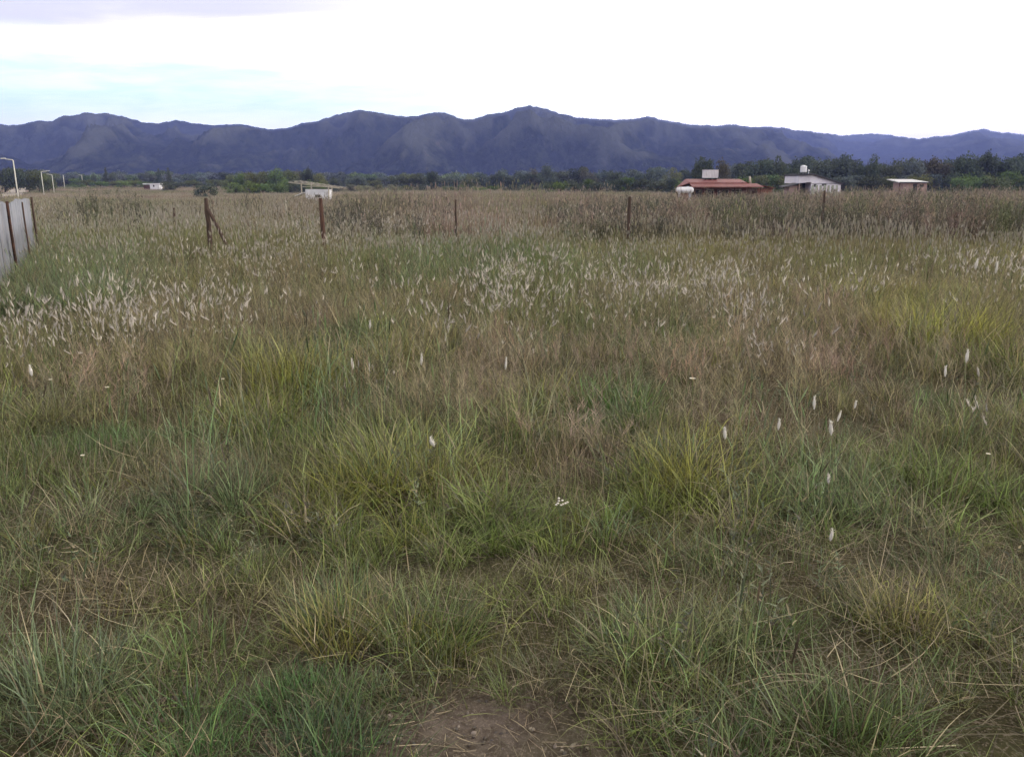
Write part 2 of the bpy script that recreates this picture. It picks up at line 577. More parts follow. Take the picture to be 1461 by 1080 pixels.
nf = fbm(gX / 30, gY / 12, 61, 4)
farc = np.tile(C['mauve'] * .8, (len(gX), 1))
farc = mixc(farc, sst(.5, .65, nf) * .8, 'straw')
farc = mixc(farc, sst(.55, .7, 1 - nf) * .8, 'green')
gc = gc * near[:, None] + farc * (1 - near[:, None])
gcl = np.concatenate([gc, np.ones((len(gc), 1))], 1).astype(np.float32)
at_ = gme.attributes.new('gcol', 'FLOAT_COLOR', 'POINT')
at_.data.foreach_set('color', gcl.ravel())
m, h, out = new_mat('field_soil')
gcol = h.n('ShaderNodeAttribute', attribute_name='gcol').outputs['Color']
tcg = h.n('ShaderNodeTexCoord')
n1 = h.noise(tcg.outputs['Object'], 14, 8, 0.75)
n2 = h.noise(tcg.outputs['Object'], 90, 5, 0.75)
c = h.mix(h.step(n1, .35, .7), h.mix(1.0, gcol, (.45, .43, .42), 'MULTIPLY'), gcol)
c = h.mix(h.math('MULTIPLY', h.step(n2, .52, .62), .7), c, (.24, .195, .15))
b = h.n('ShaderNodeBsdfPrincipled')
h.put(b.inputs['Base Color'], c)
b.inputs['Roughness'].default_value = 1.0
b.inputs['Specular IOR Level'].default_value = 0.1
bp = h.n('ShaderNodeBump')
bp.inputs['Strength'].default_value = 0.9
bp.inputs['Distance'].default_value = 0.03
h.put(bp.inputs['Height'], h.math('ADD', n1, h.math('MULTIPLY', n2, .4)))
h.put(b.inputs['Normal'], bp.outputs[0])
m.node_tree.links.new(b.outputs[0], out.inputs[0])
gme.materials.append(m)
go = bpy.data.objects.new('ground', gme)
COL.objects.link(go)
tag(go, 'uneven field soil with thatch and bare earth patches', kind='structure')

# dirt road past the street lamps
road_px = [(-40, 100, 7), (-97, 148, 7), (-134, 222, 7), (-165, 282, 7), (-210, 362, 7), (-262, 470, 7), (-340, 650, 8), (-420, 840, 9)]
vs, fs = [], []
P = [np.array(p[:2], float) for p in road_px]
seg_pts = []
for i in range(len(P) - 1):
    for t in np.linspace(0, 1, 12, endpoint=False):
        seg_pts.append(P[i] * (1 - t) + P[i + 1] * t)
for i, p in enumerate(seg_pts):
    d = seg_pts[min(i + 1, len(seg_pts) - 1)] - seg_pts[max(i - 1, 0)]
    nrm = np.array((-d[1], d[0])) / np.hypot(*d)
    for s in (-3, -1.5, 0, 1.5, 3):
        q = p + nrm * s - np.array((6, 0))
        vs.append((q[0], q[1], gz(q[0], q[1]) + 0.10 - 0.02 * abs(s)))
for i in range(len(seg_pts) - 1):
    for k in range(4):
        fs.append((i * 5 + k, i * 5 + k + 1, (i + 1) * 5 + k + 1, (i + 1) * 5 + k))
ro = mesh_obj('dirt_road', vs, fs, surf('pale_dirt', (.36, .32, .27), (.27, .24, .20), .6, 1.0, .1), smooth=True)
tag(ro, 'pale dirt road running past the row of street lamps', kind='structure')

# ------------------------------------------------------------------ mountains
RIDGE = [(-700, 175), (-450, 160), (-250, 178), (-120, 163), (-40, 172), (0, 171.5), (25, 177), (45, 175), (65, 170), (87, 171), (95, 166), (105, 161), (120, 162.5), (135, 158), (147, 161), (162, 159),
         (190, 165), (215, 173), (235, 174), (259, 169), (280, 173), (302, 176), (350, 175), (370, 178), (389, 183), (422, 179), (435, 174), (457, 171), (475, 165), (500, 158),
         (517, 154), (537, 157), (550, 160), (572, 164), (600, 163), (617, 159), (636, 158), (650, 164), (664, 169), (677, 168), (695, 162), (717, 159), (737, 152),
         (755, 149), (777, 153), (800, 161), (818, 165), (835, 167), (860, 169), (890, 170), (905, 167), (924, 165), (940, 169.5), (960, 173), (985, 177), (1020, 178),
         (1040, 176), (1065, 180), (1085, 180), (1109, 181), (1124, 184), (1153, 187), (1197, 192.5), (1220, 191), (1241, 189.6), (1265, 192), (1288, 196),
         (1303, 197.7), (1326, 194), (1349, 192.5), (1365, 188), (1393, 183), (1407, 187.5), (1430, 188.7), (1461, 192), (1520, 196), (1600, 188), (1750, 200), (1900, 192), (2200, 205)]
FRONT = [(-700, 215), (-300, 205), (-60, 214), (0, 222), (60, 226), (100, 216), (140, 205), (170, 201), (200, 196), (230, 190), (250, 185.5), (262, 187), (280, 190), (300, 190.5), (312, 181), (330, 184), (360, 192),
         (400, 205), (440, 216), (500, 226), (560, 232), (640, 226), (700, 233), (800, 228), (900, 222), (1000, 230), (1100, 226), (1200, 232), (1300, 225), (1461, 232), (2200, 235)]
apx = np.linspace(-560, 2020, 1000)
aX = (apx - 730.5) / F_PX * CP          # X/Y near the horizon
rid = np.array(RIDGE, float)
fro = np.array(FRONT, float)


def tan_el(px, py):
    v = (540 - py) / F_PX
    return (v * CP - SP) / (CP + v * SP)


far_Y = np.interp(apx, [-700, 0, 380, 760, 1100, 1461, 2200], [2900, 2900, 3000, 3500, 4900, 6600, 7000])
far_Y = far_Y * (1 + 0.10 * (fbm(apx / 120, apx * 0, 71, 3) - .5))
fr_Y = np.interp(apx, [-700, 0, 300, 600, 1461, 2200], [2350, 2250, 2300, 2700, 4200, 4600])
ry_ = np.interp(apx, rid[:, 0], rid[:, 1]) + (fbm(apx / 5.0, apx * 0, 77, 4) - .5) * 2.8
fy_ = np.interp(apx, fro[:, 0], fro[:, 1]) + (fbm(apx / 9.0, apx * 0, 78, 3) - .5) * 3
far_Z = tan_el(apx, ry_) * far_Y
fr_Z = tan_el(apx, fy_) * fr_Y
rows = np.concatenate([np.linspace(1300, 2000, 40, endpoint=False), np.linspace(2000, 7300, 280, endpoint=False), np.linspace(7300, 8800, 14)])
AA, YY = np.meshgrid(aX, rows)
XX = AA * YY


def ridge_h(Yr, Zr, seed, sharp, base=1350.0):
    t = (YY - base) / (Yr[None, :] - base)
    up = np.clip(t, 0, 1)
    prof = up ** sharp
    back = np.clip((YY - Yr[None, :]) / 1600.0, 0, 1)
    hgt = Zr[None, :] * (prof * (1 - back * .8))
    warp = (fbm(XX / 560, YY / 560, seed + 5, 3) - .5) * 310
    rg = 1 - np.abs(2 * fbm((XX + warp) / 390, YY / 1180, seed, 4) - 1)
    rg2 = 1 - np.abs(2 * fbm((XX + warp * .6) / 150, YY / 330, seed + 9, 3) - 1)
    rg3 = 1 - np.abs(2 * fbm((XX + warp * .4) / 62, YY / 150, seed + 13, 3) - 1)
    env = np.clip(4 * up * (1 - up), 0, 1)
    bump = (rg - .75) * 330 + (rg2 - .75) * 130 + (rg3 - .75) * 42
    hh = hgt + env * bump * (Zr[None, :] / 420.0 * 1.9) * (1 - .65 * sst(900, 1250, apx))[None, :]
    cap = (Zr / Yr)[None, :] * YY * (0.955 + .045 * up)
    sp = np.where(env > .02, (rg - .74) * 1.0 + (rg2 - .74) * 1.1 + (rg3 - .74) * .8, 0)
    return np.where(t < 1, np.minimum(hh, cap), hgt), sp


Ha, Sa = ridge_h(far_Y, far_Z, 101, 1.15)
Hb, Sb = ridge_h(fr_Y, fr_Z, 151, 1.25)
H = np.maximum(Ha, Hb)
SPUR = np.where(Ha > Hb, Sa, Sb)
H = H - 4.0
nr, nc = H.shape
idx = np.arange(nr * nc).reshape(nr, nc)
quads = np.stack([idx[:-1, :-1], idx[:-1, 1:], idx[1:, 1:], idx[1:, :-1]], -1).reshape(-1, 4)
hme = bpy.data.meshes.new('mountain_range')
hme.vertices.add(nr * nc)
hme.vertices.foreach_set('co', np.stack([XX, YY, H], -1).astype(np.float32).ravel())
hme.loops.add(len(quads) * 4)
hme.loops.foreach_set('vertex_index', quads.astype(np.int32).ravel())
hme.polygons.add(len(quads))
hme.polygons.foreach_set('loop_start', np.arange(0, len(quads) * 4, 4, dtype=np.int32))
hme.polygons.foreach_set('loop_total', np.full(len(quads), 4, dtype=np.int32))
hme.update()
hme.polygons.foreach_set('use_smooth', np.ones(len(quads), dtype=bool))
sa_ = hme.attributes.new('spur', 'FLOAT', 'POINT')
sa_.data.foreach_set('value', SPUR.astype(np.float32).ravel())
m, h, out = new_mat('mountain_slopes')
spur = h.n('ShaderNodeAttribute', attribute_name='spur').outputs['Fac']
ge = h.n('ShaderNodeNewGeometry')
pos = ge.outputs['Position']
mpm = h.n('ShaderNodeMapping')
h.put(mpm.inputs[0], pos)
mpm.inputs['Scale'].default_value = (1, .35, .6)
pos0 = pos
pos = mpm.outputs[0]
n1 = h.noise(pos, 0.0036, 6, .62, .4)
n2 = h.noise(pos, 0.018, 6, .7)
n3 = h.noise(pos, 0.08, 3, .7)
spz = h.n('ShaderNodeSeparateXYZ')
h.put(spz.inputs[0], pos0)
alt = h.math('MULTIPLY_ADD', spz.outputs[2], 0.0018, -0.22)
grass_relief = h.step(h.math('ADD', h.math('MULTIPLY_ADD', spur, 1.0, h.math('MULTIPLY_ADD', n2, .85, h.math('MULTIPLY', n1, .35))), alt), .76, 1.12)  # pale grass crests, dark wooded gullies: also relief shading painted into the colour
c = h.mix(grass_relief, h.mix(h.step(n3, .4, .65), (.004, .006, .006), (.022, .026, .019)), (.054, .058, .052))
rock = h.step(h.noise(pos, 0.03, 5, .75, .8), .63, .72)
c = h.mix(h.math('MULTIPLY', rock, .4), c, (.12, .105, .09))
d = h.n('ShaderNodeBsdfDiffuse')
h.put(d.inputs[0], c)
bp = h.n('ShaderNodeBump')
bp.inputs['Strength'].default_value = 1.0
bp.inputs['Distance'].default_value = 30.0
h.put(bp.inputs['Height'], n2)
h.put(d.inputs['Normal'], bp.outputs[0])
m.node_tree.links.new(d.outputs[0], out.inputs[0])
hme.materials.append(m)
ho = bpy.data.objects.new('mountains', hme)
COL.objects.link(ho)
tag(ho, 'dark bluish mountain range across the horizon', kind='structure')

# ------------------------------------------------------------------ grass prototypes (kept out of the scene, instanced by the grass objects)
class GB:
    """blades and heads with a per-vertex colour (random, along, head)"""
    def __init__(self):
        self.v, self.f, self.c = [], [], []
        self.n = 0

    def strips(self, base, phi, th0, curl, length, width, segs=4, r=None, head=0.0, tip=0.08):
        """vectorised blades: base (n,3), azimuth, tilt from vertical, added tilt along the length"""
        n = len(phi)
        r = np.random.default_rng(int(abs(base[:, 0].sum() * 1e4)) + n).random(n) if r is None else r
        t = np.linspace(0, 1, segs + 1)
        th = th0[:, None] + curl[:, None] * t[None, :] ** 1.5
        dl = (length / segs)[:, None]
        st, ct = np.sin(th), np.cos(th)
        hor = np.concatenate([np.zeros((n, 1)), np.cumsum((st[:, :-1] + st[:, 1:]) / 2 * dl, 1)], 1)
        ver = np.concatenate([np.zeros((n, 1)), np.cumsum((ct[:, :-1] + ct[:, 1:]) / 2 * dl, 1)], 1)
        cp, sp_ = np.cos(phi)[:, None], np.sin(phi)[:, None]
        px = base[:, 0:1] + hor * cp
        py = base[:, 1:2] + hor * sp_
        pz = base[:, 2:3] + ver
        wv = width[:, None] * (1 - (1 - tip) * t[None, :] ** 1.6) * 0.5
        tw = phi + math.pi / 2 + (r - .5) * 1.2
        wx, wy = np.cos(tw)[:, None] * wv, np.sin(tw)[:, None] * wv
        L = np.stack([px - wx, py - wy, pz], -1)
        Rr = np.stack([px + wx, py + wy, pz], -1)
        V = np.stack([L, Rr], 2).reshape(-1, 3)
        cc = np.stack([np.repeat(r[:, None], segs + 1, 1), np.repeat(t[None, :], n, 0), np.full((n, segs + 1), head)], -1)
        cc = np.repeat(cc, 2, 1).reshape(-1, 3)
        k = np.arange(n)[:, None] * (segs + 1) * 2 + np.arange(segs)[None, :] * 2
        k = k.reshape(-1) + self.n
        self.f.append(np.stack([k, k + 1, k + 3, k + 2], -1))
        self.v.append(V)
        self.c.append(cc)
        self.n += len(V)
        return np.stack([px[:, -1], py[:, -1], pz[:, -1]], -1), th[:, -1]

    def spindle(self, p, phi, th, length, rad, r, rows=(0.35, .85, 1.0, .75, .25), seg=5, head=1.0):
        d = np.array((math.sin(th) * math.cos(phi), math.sin(th) * math.sin(phi), math.cos(th)))
        a = np.cross(d, (0.3, 0.9, 0.1)); a /= np.linalg.norm(a)
        b_ = np.cross(d, a)
        V, cc = [], []
        for i, k in enumerate(rows):
            q = p + d * length * i / (len(rows) - 1)
            for s in range(seg):
                t = 2 * math.pi * s / seg
                V.append(q + (a * math.cos(t) + b_ * math.sin(t)) * rad * k)
                cc.append((r, i / (len(rows) - 1), head))
        f = []
        for i in range(len(rows) - 1):
            for s in range(seg):
                f.append((i * seg + s, i * seg + (s + 1) % seg, (i + 1) * seg + (s + 1) % seg, (i + 1) * seg + s))
        self.f.append(np.array(f) + self.n)
        self.v.append(np.array(V))
        self.c.append(np.array(cc))
        self.n += len(V)

    def mesh(self, name, mat):
        V = np.concatenate(self.v)
        Fc = np.concatenate(self.f)
        Cc = np.concatenate(self.c)
        me = bpy.data.meshes.new(name)
        me.vertices.add(len(V))
        me.vertices.foreach_set('co', V.astype(np.float32).ravel())
        me.loops.add(len(Fc) * 4)
        me.loops.foreach_set('vertex_index', Fc.astype(np.int32).ravel())
        me.polygons.add(len(Fc))
        me.polygons.foreach_set('loop_start', np.arange(0, len(Fc) * 4, 4, dtype=np.int32))
        me.polygons.foreach_set('loop_total', np.full(len(Fc), 4, dtype=np.int32))
        me.update()
        me.polygons.foreach_set('use_smooth', np.ones(len(Fc), dtype=bool))
        a = me.attributes.new('vc', 'FLOAT_COLOR', 'POINT')
        a.data.foreach_set('color', np.concatenate([Cc, np.ones((len(Cc), 1))], 1).astype(np.float32).ravel())
        if mat:
            me.materials.append(mat)
        return me


def disc(r_, n, rad):
    q = rad * np.sqrt(r_.random(n))
    t = r_.random(n) * 2 * math.pi
    return np.stack([q * np.cos(t), q * np.sin(t), np.zeros(n) - .01], -1), t


def lush(sd, n=80, rad=.11, hmin=.16, hmax=.42, w=.0054, lean=.55, curl=1.3):
    r_ = np.random.default_rng(sd)
    g = GB()
    b, t = disc(r_, n, rad)
    d = np.hypot(b[:, 0], b[:, 1]) / rad
    phi = t + r_.normal(0, 1.0, n)
    g.strips(b, phi, np.abs(r_.normal(0, .28, n)) + d * lean * .6, np.clip(r_.normal(curl * .6, curl * .45, n), -.1, 2.3), r_.uniform(hmin, hmax, n), w * r_.uniform(.6, 1.25, n), 5, r_.random(n))
    return g


def fine(sd, n=80, rad=.2, hmin=.1, hmax=.36, w=.0038):
    r_ = np.random.default_rng(sd)
    g = GB()
    b, t = disc(r_, n, rad)
    phi = r_.random(n) * 6.283
    g.strips(b, phi, np.abs(r_.normal(0, .45, n)), r_.normal(.5, .8, n), r_.uniform(hmin, hmax, n), w * r_.uniform(.6, 1.3, n), 4, r_.random(n))
    return g


def turf(sd, n=130, rad=.13):
    r_ = np.random.default_rng(sd)
    g = GB()
    b, t = disc(r_, n, rad)
    d = np.hypot(b[:, 0], b[:, 1]) / rad
    g.strips(b, t + r_.normal(0, .7, n), np.abs(r_.normal(0, .3, n)) + d * .5, r_.normal(.4, .5, n), r_.uniform(.06, .17, n), .003 * r_.uniform(.6, 1.2, n), 3, r_.random(n))
    return g


def stems(sd, n=9, rad=.16, hmin=.38, hmax=.72, w=.0034, heads=0.0):
    r_ = np.random.default_rng(sd)
    g = GB()
    b, t = disc(r_, n, rad)
    phi = r_.random(n) * 6.283
    th0 = np.abs(r_.normal(0, .13, n))
    curl = r_.normal(.12, .18, n)
    ln = r_.uniform(hmin, hmax, n)
    rr = .3 + .7 * r_.random(n)
    tips, the = g.strips(b, phi, th0, curl, ln, np.full(n, w), 5, rr, tip=.35)
    m_ = n * 3
    k = r_.integers(0, n, m_)
    fr = r_.uniform(.1, .7, m_)
    lb = b[k] + (tips[k] - b[k]) * fr[:, None]
    g.strips(lb, r_.random(m_) * 6.283, r_.uniform(.25, .7, m_), r_.uniform(.2, 1.5, m_), r_.uniform(.12, .3, m_), .0045 * r_.uniform(.6, 1.1, m_), 4, r_.random(m_))
    for i in range(n):
        if r_.random() < .35:
            g.spindle(tips[i] - np.array((0, 0, .06)), phi[i], the[i], r_.uniform(.06, .11), .0035, r_.random(), head=heads)
    return g


def plume(sd, n=7, rad=.22, hmin=.26, hmax=.52, fat=1.0):
    """thin stems that carry a pale fluffy seed head"""
    r_ = np.random.default_rng(sd)
    g = GB()
    b, t = disc(r_, n, rad)
    phi = r_.random(n) * 6.283
    th0 = np.abs(r_.normal(0, .16, n))
    curl = r_.normal(.2, .4, n)
    ln = r_.uniform(hmin, hmax, n)
    tips, the = g.strips(b, phi, th0, curl, ln, np.full(n, .0030), 4, .4 + .6 * r_.random(n), tip=.6)
    for i in range(n):
        L_ = r_.uniform(.03, .085)
        q = r_.random()
        g.spindle(tips[i], phi[i], the[i] * 1.1, L_, .0058 * fat * r_.uniform(.5, 1.2), q)
        m_ = 9
        fr = r_.random(m_)
        d = np.array((math.sin(the[i]) * math.cos(phi[i]), math.sin(the[i]) * math.sin(phi[i]), math.cos(the[i])))
        hb = tips[i][None, :] + d[None, :] * (L_ * fr)[:, None]
        g.strips(hb, r_.random(m_) * 6.283, r_.uniform(.2, .7, m_), r_.uniform(0, .5, m_), r_.uniform(.02, .038, m_) * fat, .0042 * r_.uniform(.6, 1, m_), 2, np.full(m_, q), head=1.0)
    return g


def panicle(sd, n=8, rad=.2, hmin=.25, hmax=.45):
    """airy panicles: fine stems with a haze of hair-thin branchlets"""
    r_ = np.random.default_rng(sd)
    g = GB()
    b, t = disc(r_, n, rad)
    phi = r_.random(n) * 6.283
    ln = r_.uniform(hmin, hmax, n)
    th0 = np.abs(r_.normal(0, .22, n))
    tips, the = g.strips(b, phi, th0, r_.normal(.2, .2, n), ln, np.full(n, .002), 4, .3 + .7 * r_.random(n))
    m_ = n * 32
    k = r_.integers(0, n, m_)
    fr = r_.uniform(.4, 1, m_)
    hb = b[k] + (tips[k] - b[k]) * fr[:, None]
    g.strips(hb, r_.random(m_) * 6.283, r_.uniform(.3, 1.2, m_), r_.uniform(-.2, .6, m_), r_.uniform(.05, .13, m_) * (1.25 - fr * .6), np.full(m_, .0017), 2, .3 + .7 * r_.random(m_), tip=.7)
    return g


def litter(sd, n=60, rad=.28):
    r_ = np.random.default_rng(sd)
    g = GB()
    b, t = disc(r_, n, rad)
    b[:, 2] = r_.uniform(0.0, .10, n)
    g.strips(b, r_.random(n) * 6.283, r_.uniform(1.0, 1.62, n), r_.normal(.1, .5, n), r_.uniform(.1, .38, n), .003 * r_.uniform(.5, 1.3, n), 4, r_.random(n) * .9, tip=.4)
    return g


def weed(sd, n=3, rad=.14, hmin=.75, hmax=1.2):
    """tall twiggy weeds"""
    r_ = np.random.default_rng(sd)
    g = GB()
    b, t = disc(r_, n, rad)
    phi = r_.random(n) * 6.283
    ln = r_.uniform(hmin, hmax, n)
    tips, the = g.strips(b, phi, np.abs(r_.normal(0, .1, n)), r_.normal(.1, .12, n), ln, np.full(n, .009), 5, .3 + .7 * r_.random(n), tip=.5)
    m_ = n * 12
    k = r_.integers(0, n, m_)
    fr = r_.uniform(.25, 1, m_)
    hb = b[k] + (tips[k] - b[k]) * fr[:, None]
    ph = r_.random(m_) * 6.283
    t2, th2 = g.strips(hb, ph, r_.uniform(.4, .9, m_), r_.uniform(-.5, .1, m_), r_.uniform(.12, .34, m_) * (1.25 - fr * .6), np.full(m_, .006), 3, .3 + .7 * r_.random(m_), tip=.5)
    q = m_ * 7
    k2 = r_.integers(0, m_, q)
    f2 = r_.uniform(.15, 1.05, q)
    lb = hb[k2] + (t2[k2] - hb[k2]) * f2[:, None]
    g.strips(lb, r_.random(q) * 6.283, r_.uniform(.3, 1.5, q), r_.uniform(0, .8, q), r_.uniform(.03, .075, q), .014 * r_.uniform(.5, 1.1, q), 2, r_.random(q), tip=.3)
    return g


def mead(sd, n=170, rad=.55, hmin=.22, hmax=.5, w=.006, plumes=10, up=.22, headk=.45):
    """a metre-wide piece of distant meadow"""
    r_ = np.random.default_rng(sd)
    g = GB()
    b, t = disc(r_, n, rad)
    phi = r_.random(n) * 6.283
    g.strips(b, phi, np.abs(r_.normal(0, up, n)), r_.normal(.35, .45, n), r_.uniform(hmin, hmax, n), w * r_.uniform(.6, 1.3, n), 3, r_.random(n))
    b2, t2 = disc(r_, plumes, rad)
    tips, the = g.strips(b2, r_.random(plumes) * 6.283, np.abs(r_.normal(0, .1, plumes)), np.full(plumes, .1), r_.uniform(hmax * .85, hmax * 1.35, plumes), np.full(plumes, w * .7), 3, .3 + .7 * r_.random(plumes))
    for i in range(plumes):
        g.spindle(tips[i] - np.array((0, 0, .04)), 0, .05, r_.uniform(.07, .14), .009, r_.random(), head=headk)
    return g


def forb(sd, n=6, rad=.07):
    """small broad-leaved weeds"""
    r_ = np.random.default_rng(sd)
    g = GB()
    b, t = disc(r_, n, rad)
    ln = r_.uniform(.1, .3, n)
    phi = r_.random(n) * 6.283
    tips, the = g.strips(b, phi, np.abs(r_.normal(0, .3, n)), r_.normal(.2, .3, n), ln, np.full(n, .003), 4, .3 + .7 * r_.random(n), tip=.6)
    m_ = n * 11
    k = r_.integers(0, n, m_)
    fr = r_.uniform(.1, 1, m_)
    lb = b[k] + (tips[k] - b[k]) * fr[:, None]
    g.strips(lb, r_.random(m_) * 6.283, r_.uniform(.5, 1.4, m_), r_.uniform(0, .8, m_), r_.uniform(.018, .042, m_), r_.uniform(.004, .009, m_), 3, r_.random(m_), tip=.15)
    return g


def clod(sd, n=26, rad=.16):
    """small earth clods and broken stalks"""
    r_ = np.random.default_rng(sd)
    g = GB()
    b, t = disc(r_, n, rad)
    for i in range(n):
        q = r_.uniform(.003, .010)
        g.spindle(b[i] + np.array((0, 0, .008)), r_.random() * 6.283, r_.uniform(.9, 1.6), q * r_.uniform(1.2, 2.2), q * .7, .35 + .6 * r_.random(), (.4, .9, 1, .7, .3), 6, head=0.0)
    m_ = 30
    b2, _ = disc(r_, m_, rad)
    b2[:, 2] = .006
    g.strips(b2, r_.random(m_) * 6.283, r_.uniform(1.45, 1.6, m_), r_.normal(0, .2, m_), r_.uniform(.02, .09, m_), np.full(m_, .0022), 2, r_.random(m_) * .3, tip=.8)
    return g


PROTO = {}


def proto(kind, fn, count, mat=None, **kw):
    c = bpy.data.collections.new('source_' + kind)
    for i in range(count):
        o = bpy.data.objects.new('%s_source_%02d' % (kind, i), fn(1000 + i * 17 + len(PROTO) * 331, **kw).mesh(kind, mat or M['grass']))
        c.objects.link(o)
    PROTO[kind] = (c, count)


proto('lush', lush, 6)
proto('lushwide', lush, 5, n=90, rad=.16, hmin=.2, hmax=.5, w=.0072, lean=.8, curl=1.6)
proto('fine', fine, 6)
proto('turf', turf, 4)
proto('stems', stems, 6)
proto('plume', plume, 12)
proto('panicle', panicle, 5)
proto('litter', litter, 5)
proto('weed', weed, 7)
proto('forb', forb, 6)
proto('clod', clod, 4)
proto('mead', mead, 6)
proto('reed', mead, 6, n=150, rad=.5, hmin=.4, hmax=.85, w=.009, plumes=16, up=.12, headk=.2)
proto('farmead', mead, 5, n=260, rad=1.6, hmin=.3, hmax=.65, w=.024, plumes=20, up=.25)
M['whitegrass'] = M['grass']


def gn_instancer(name, kind):
    ng = bpy.data.node_groups.new(name + '_scatter', 'GeometryNodeTree')
    ng.interface.new_socket('Geometry', in_out='INPUT', socket_type='NodeSocketGeometry')
    ng.interface.new_socket('Geometry', in_out='OUTPUT', socket_type='NodeSocketGeometry')
    N = ng.nodes
    gi, gout = N.new('NodeGroupInput'), N.new('NodeGroupOutput')
    ci = N.new('GeometryNodeCollectionInfo')
    ci.inputs['Collection'].default_value = PROTO[kind][0]
    ci.inputs['Separate Children'].default_value = True
    ci.inputs['Reset Children'].default_value = True
    ip = N.new('GeometryNodeInstanceOnPoints')
    ip.inputs['Pick Instance'].default_value = True

    def attr(nm, tp):
        a = N.new('GeometryNodeInputNamedAttribute')
        a.data_type = tp
        a.inputs['Name'].default_value = nm
        return a.outputs['Attribute']
    L = ng.links
    L.new(gi.outputs[0], ip.inputs['Points'])
    L.new(ci.outputs[0], ip.inputs['Instance'])
    L.new(attr('idx', 'INT'), ip.inputs['Instance Index'])
    L.new(attr('rot', 'FLOAT_VECTOR'), ip.inputs['Rotation'])
    L.new(attr('scl', 'FLOAT_VECTOR'), ip.inputs['Scale'])
    L.new(ip.outputs[0], gout.inputs[0])
    return ng


def scatter_obj(name, label, kind, X, Y, col, dry, scl, sclz=None, tilt=.12, z=None, seed=1, mixp=0):
    r_ = np.random.default_rng(seed)
    n = len(X)
    Z = ground(X, Y) if z is None else z
    me = bpy.data.meshes.new(name)
    me.vertices.add(n)
    me.vertices.foreach_set('co', np.stack([X, Y, Z], -1).astype(np.float32).ravel())

    def add(nm, tp, arr, key):
        a = me.attributes.new(nm, tp, 'POINT')
        a.data.foreach_set(key, arr.astype(np.float32 if tp != 'INT' else np.int32).ravel())
    rot = np.stack([r_.normal(0, tilt, n), r_.normal(0, tilt, n), r_.random(n) * 6.283], -1)
    add('rot', 'FLOAT_VECTOR', rot, 'vector')
    sz = scl if sclz is None else sclz
    add('scl', 'FLOAT_VECTOR', np.stack([scl, scl, sz], -1), 'vector')
    add('idx', 'INT', r_.integers(0, PROTO[kind][1], n), 'value')
    if mixp:
        pal = np.array([C['olive'], C['green'], C['brown'], C['straw'] * .8, C['ygreen'], C['brown'] * .7, C['bgreen']])
        sw = r_.random(n) < mixp
        col = np.where(sw[:, None], pal[r_.integers(0, len(pal), n)], col)
    jit = np.clip(r_.normal(1, .16, (n, 1)), .6, 1.5) * np.clip(r_.normal(1, .05, (n, 3)), .8, 1.2)
    add('col', 'FLOAT_COLOR', np.concatenate([col * jit, np.ones((n, 1))], 1), 'color')
    add('dry', 'FLOAT', np.broadcast_to(dry, (n,)), 'value')
    o = bpy.data.objects.new(name, me)
    COL.objects.link(o)
    mod = o.modifiers.new('scatter', 'NODES')
    mod.node_group = gn_instancer(name, kind)
    tag(o, label, kind='stuff')
    return o


HALF = 0.66


def wedge(y0, y1, dens, seed, extra=1.5):
    r_ = np.random.default_rng(seed)
    wmax = HALF * y1 + extra
    n = int(dens * (y1 - y0) * 2 * wmax)
    Y = y0 + (y1 - y0) * r_.random(n)
    X = (r_.random(n) * 2 - 1) * wmax
    k = np.abs(X) < HALF * 1.04 * Y + extra
    # the ground beyond the sheet fence stays clear of clumps pushing through the sheets
    fx = -7.52 - .499 * (Y - 12.2)
    k &= ~((np.abs(X - fx) < .22) & (Y < 16.6) & (Y > 6))
    # trampled, thinner grass before the braced post
    k &= ~((np.abs(X + 5.95) < .6) & (Y > 13.8) & (Y < 16.7) & (r_.random(n) < .8))
    return X[k], Y[k], r_


def keep(p, r_):
    return r_.random(len(p)) < p


def cat(*parts):
    return [np.concatenate(z) for z in zip(*parts)]


# fine dry-green undergrowth
A = []
for y0, y1, dn, sd in ((1.0, 5, 54, 11), (5, 11, 28, 12), (11, 24, 13, 13)):
    X, Y, r_ = wedge(y0, y1, dn, sd)
    k = keep((.30 + .70 * sst(.40, .56, fbm(X / .8, Y / .8, 131, 3))) * (1 - .93 * np.clip(weight('bare', X, Y) * 1.3, 0, 1)) - .5 * np.clip(weight('dgreen', X, Y), 0, 1), r_)
    X, Y = X[k], Y[k]
    A.append((X, Y, field_colour(X, Y), np.clip(.26 + .4 * weight('brown', X, Y) - .18 * weight('green', X, Y) + r_.normal(0, .1, len(X)), .1, .9), r_.uniform(.65, 1.2, len(X)) * (1 + .5 * sst(9, 20, Y))))
X, Y, c, dr, s = cat(*A)
scatter_obj('meadow_grass', 'fine tangled olive and brown grass covering the field', 'fine', X, Y, c, dr, s * (.68 + .32 * sst(3, 8, Y)), s * (.32 + .40 * sst(2.2, 4.6, Y) + .26 * sst(5, 10, Y)), .2, seed=1, mixp=.22)

